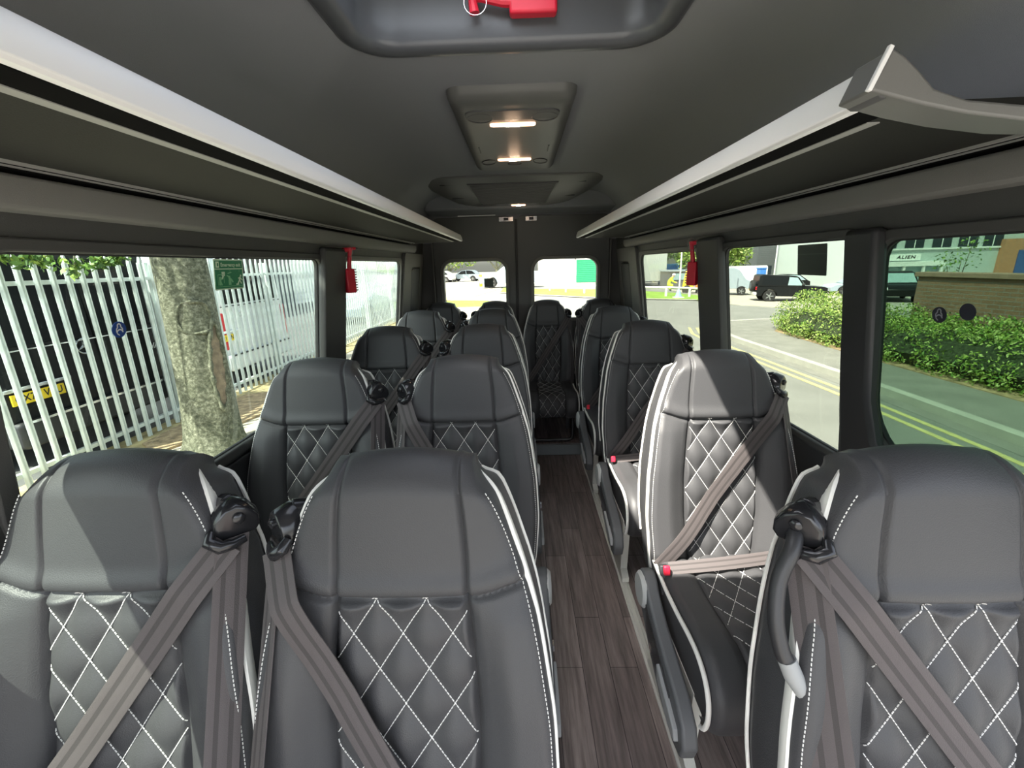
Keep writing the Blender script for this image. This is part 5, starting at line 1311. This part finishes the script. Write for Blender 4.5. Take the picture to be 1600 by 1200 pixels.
MB().b2((0, 0, 0), (4.6, 3, 1.75)).build('walls', DGREYP, t); MB().b2((-0.1, -0.15, 1.75), (4.8, 3.1, 1.9)).build('roof', CARBLUE, t); MB().b2((0.4, -0.05, 0.9), (2.2, 0.02, 1.55)).build('window', CARGLASS2, t); MB().b2((2.8, -0.05, 0.0), (3.7, 0.02, 1.5)).build('door', WHITE, t)
t = block('office_building', 'grey green office building carrying the ALIEN sign', 28.2, 38.2, 18, 12, 7.5, BTEAL, z=-1.65)
for i, x in enumerate((1.4, 3.6, 5.8, 7.9, 9.9)):
    f = MB().b2((x, -0.05, 3.50), (x + 1.5, 0.02, 5.0)).build('window', WINDARK, t); MB().b2((x + 0.72, -0.07, 3.5), (x + 0.78, -0.04, 5.0)).build('glazing_bar', WHITE, f)
MB().b2((-0.05, -0.12, 3.34), (12.2, 0.02, 3.46)).build('ledge', WHITE, t)
MB().b2((2.0, -0.3, 0), (6.4, 0.02, 2.05)).build('shop_window', CARGLASS2, t)
MB().b2((1.7, -0.7, 2.05), (6.6, 0.02, 2.42)).build('canopy', WHITE, t)
for x in (1.8, 3.4, 5.0, 6.45): MB().b2((x - 0.08, -0.65, 0), (x + 0.08, -0.5, 2.06)).build('canopy_post', WHITE, t)
MB().b2((11.3, -0.4, 0), (17.9, 0.02, 4.0)).build('brick_bay', BRICKO, t); MB().b2((12.5, -0.46, 0.6), (15.8, -0.38, 3.1)).build('blue_window', WINBLUE, t)
s_ = MB().b2((2.55, -0.12, 2.50), (5.0, -0.02, 3.02)).build('sign_board', WHITE, t)
b = MB(); text_mesh('ALIEN', 0.36, b, lambda x, y: (3.78 + x * 1.35, -0.13, 2.76 + y), shear=0.18, space=1.2, bold=0.012); b.build('sign_letters', BLACKP, s_, smooth=0)

# small site things behind the rail
t = thing('blue_bin', 'small bright blue bin far off against the grey warehouse', 'bin', (23.9, 44.9, gz(24, 44)))
MB().b2((-0.32, -0.32, 0.0), (0.32, 0.32, 2.0)).build('body', BLUE, t, bevel=0.05); MB().b2((-0.36, -0.36, 2.0), (0.36, 0.36, 2.1)).build('lid', BLUE, t)
t = thing('traffic_cone', 'pale blue cone standing on the grass under the knee rail', 'cone', (8.75, 24.7, gz(8.75, 24.7) + 0.05))
MB().b2((-0.24, -0.24, 0), (0.24, 0.24, 0.04)).build('foot', WHITE, t); MB().lathe([(0.19, 0.04), (0.13, 0.2), (0.05, 0.46), (0.03, 0.48)], (0, 0, 0), 'z', 18).build('cone_body', PALEBLUE, t)
t = thing('dumper', 'yellow and orange site dumper beside the red hammer at the last road-side window', 'site machine', (14.5, 37.2, gz(14.5, 37.2)), -0.4)
MB().prism([(0, 0.5), (0.9, 0.35), (1.5, 0.55), (1.7, 1.05), (0.1, 1.1)], lambda x, z: (x, -0.55, z), lambda x, z: (x, 0.55, z)).build('skip', ORANGE, t, bevel=0.04)
MB().prism([(-1.0, 0.45), (-0.1, 0.45), (-0.15, 1.3), (-0.45, 1.9), (-0.8, 1.85)], lambda x, z: (x, -0.5, z), lambda x, z: (x, 0.5, z)).build('body', YELLOW, t, bevel=0.05)
MB().b2((-1.0, -0.3, 0.35), (1.2, 0.3, 0.5)).build('chassis', BLACKP, t)
for x in (-0.6, 1.0):
    for sg in (-1, 1): MB().lathe([(0.2, -0.12), (0.35, -0.12), (0.37, 0.0), (0.35, 0.12), (0.2, 0.12)], (x, sg * 0.6, 0.37), 'y', 18).build('wheel', TYRE, t)
t = thing('yellow_post', 'short yellow post on the pale yard behind the left rear door', 'post', (-3.9, 44.3, gz(-3.9, 44.3) + 0.02))
MB().lathe([(0.16, 0), (0.16, 1.05), (0.10, 1.15)], (0, 0, 0), 'z', 14).build('post_body', YELLOW, t); MB().lathe([(0.165, 0.8), (0.165, 0.92)], (0, 0, 0), 'z', 14).build('band', WHITE, t)

# the crouching worker in hi-vis clothing
def person(label, loc, rz):
    J = {'pelvis': (0, 0, .50), 'belly': (.08, 0, .66), 'chest': (.22, 0, .86), 'neck': (.32, 0, 1.00), 'head': (.37, 0, 1.10), 'crown': (.39, 0, 1.20)}
    me = bpy.data.meshes.new('body')
    V = [(0, 0, .50), (.09, 0, .66), (.22, 0, .86), (.31, 0, .99), (.36, 0, 1.08), (.38, 0, 1.17)]; R = [.15, .155, .17, .065, .10, .085]; Ed = [(0, 1), (1, 2), (2, 3), (3, 4), (4, 5)]
    for sg in (-1, 1):
        o = len(V); V += [(.20, sg * .19, .90), (.36, sg * .24, .68), (.56, sg * .16, .60), (.64, sg * .13, .58)]; R += [.075, .055, .042, .045]; Ed += [(2, o), (o, o + 1), (o + 1, o + 2), (o + 2, o + 3)]
        o = len(V); V += [(.02, sg * .12, .46), (.36, sg * .17, .44), (.12, sg * .16, .10), (.28, sg * .17, .05)]; R += [.10, .075, .055, .045]; Ed += [(0, o), (o, o + 1), (o + 1, o + 2), (o + 2, o + 3)]
    me.from_pydata(V, Ed, [])
    tmp = bpy.data.objects.new('body', me); COL.objects.link(tmp)
    sk = tmp.modifiers.new('skin', 'SKIN'); tmp.modifiers.new('sub', 'SUBSURF').levels = 2
    for i, v_ in enumerate(me.skin_vertices[0].data): v_.radius = (R[i], R[i]); v_.use_root = (i == 0)
    bpy.context.view_layer.update()
    out = bpy.data.meshes.new_from_object(tmp.evaluated_get(bpy.context.evaluated_depsgraph_get())); bpy.data.objects.remove(tmp)
    out.name = 'body'
    for m_ in (HIVIS, SKIN, SIGN_BACK): out.materials.append(m_)
    for p in out.polygons:
        c = p.center; p.use_smooth = True
        p.material_index = 1 if (c.z > 1.01 or c.x > 0.585) else (2 if c.z < 0.14 else 0)
    t = thing('person', label, 'person', loc, rz)
    obj('body', out, t)
    b = MB(); b.lathe([(0.118, 0), (0.118, 0.03), (0.10, 0.09), (0.06, 0.125), (0.0, 0.135)], (.375, 0, 1.13), 'z', 18); b.build('hard_hat', WHITE, t, smooth=60)
    return t
p = person('person in a bright hi-vis yellow suit and pale hat crouching beyond the knee rail', (11.65, 35.4, gz(11.65, 35.4)), -0.35)
p.scale = (1.08, 1.08, 1.08)
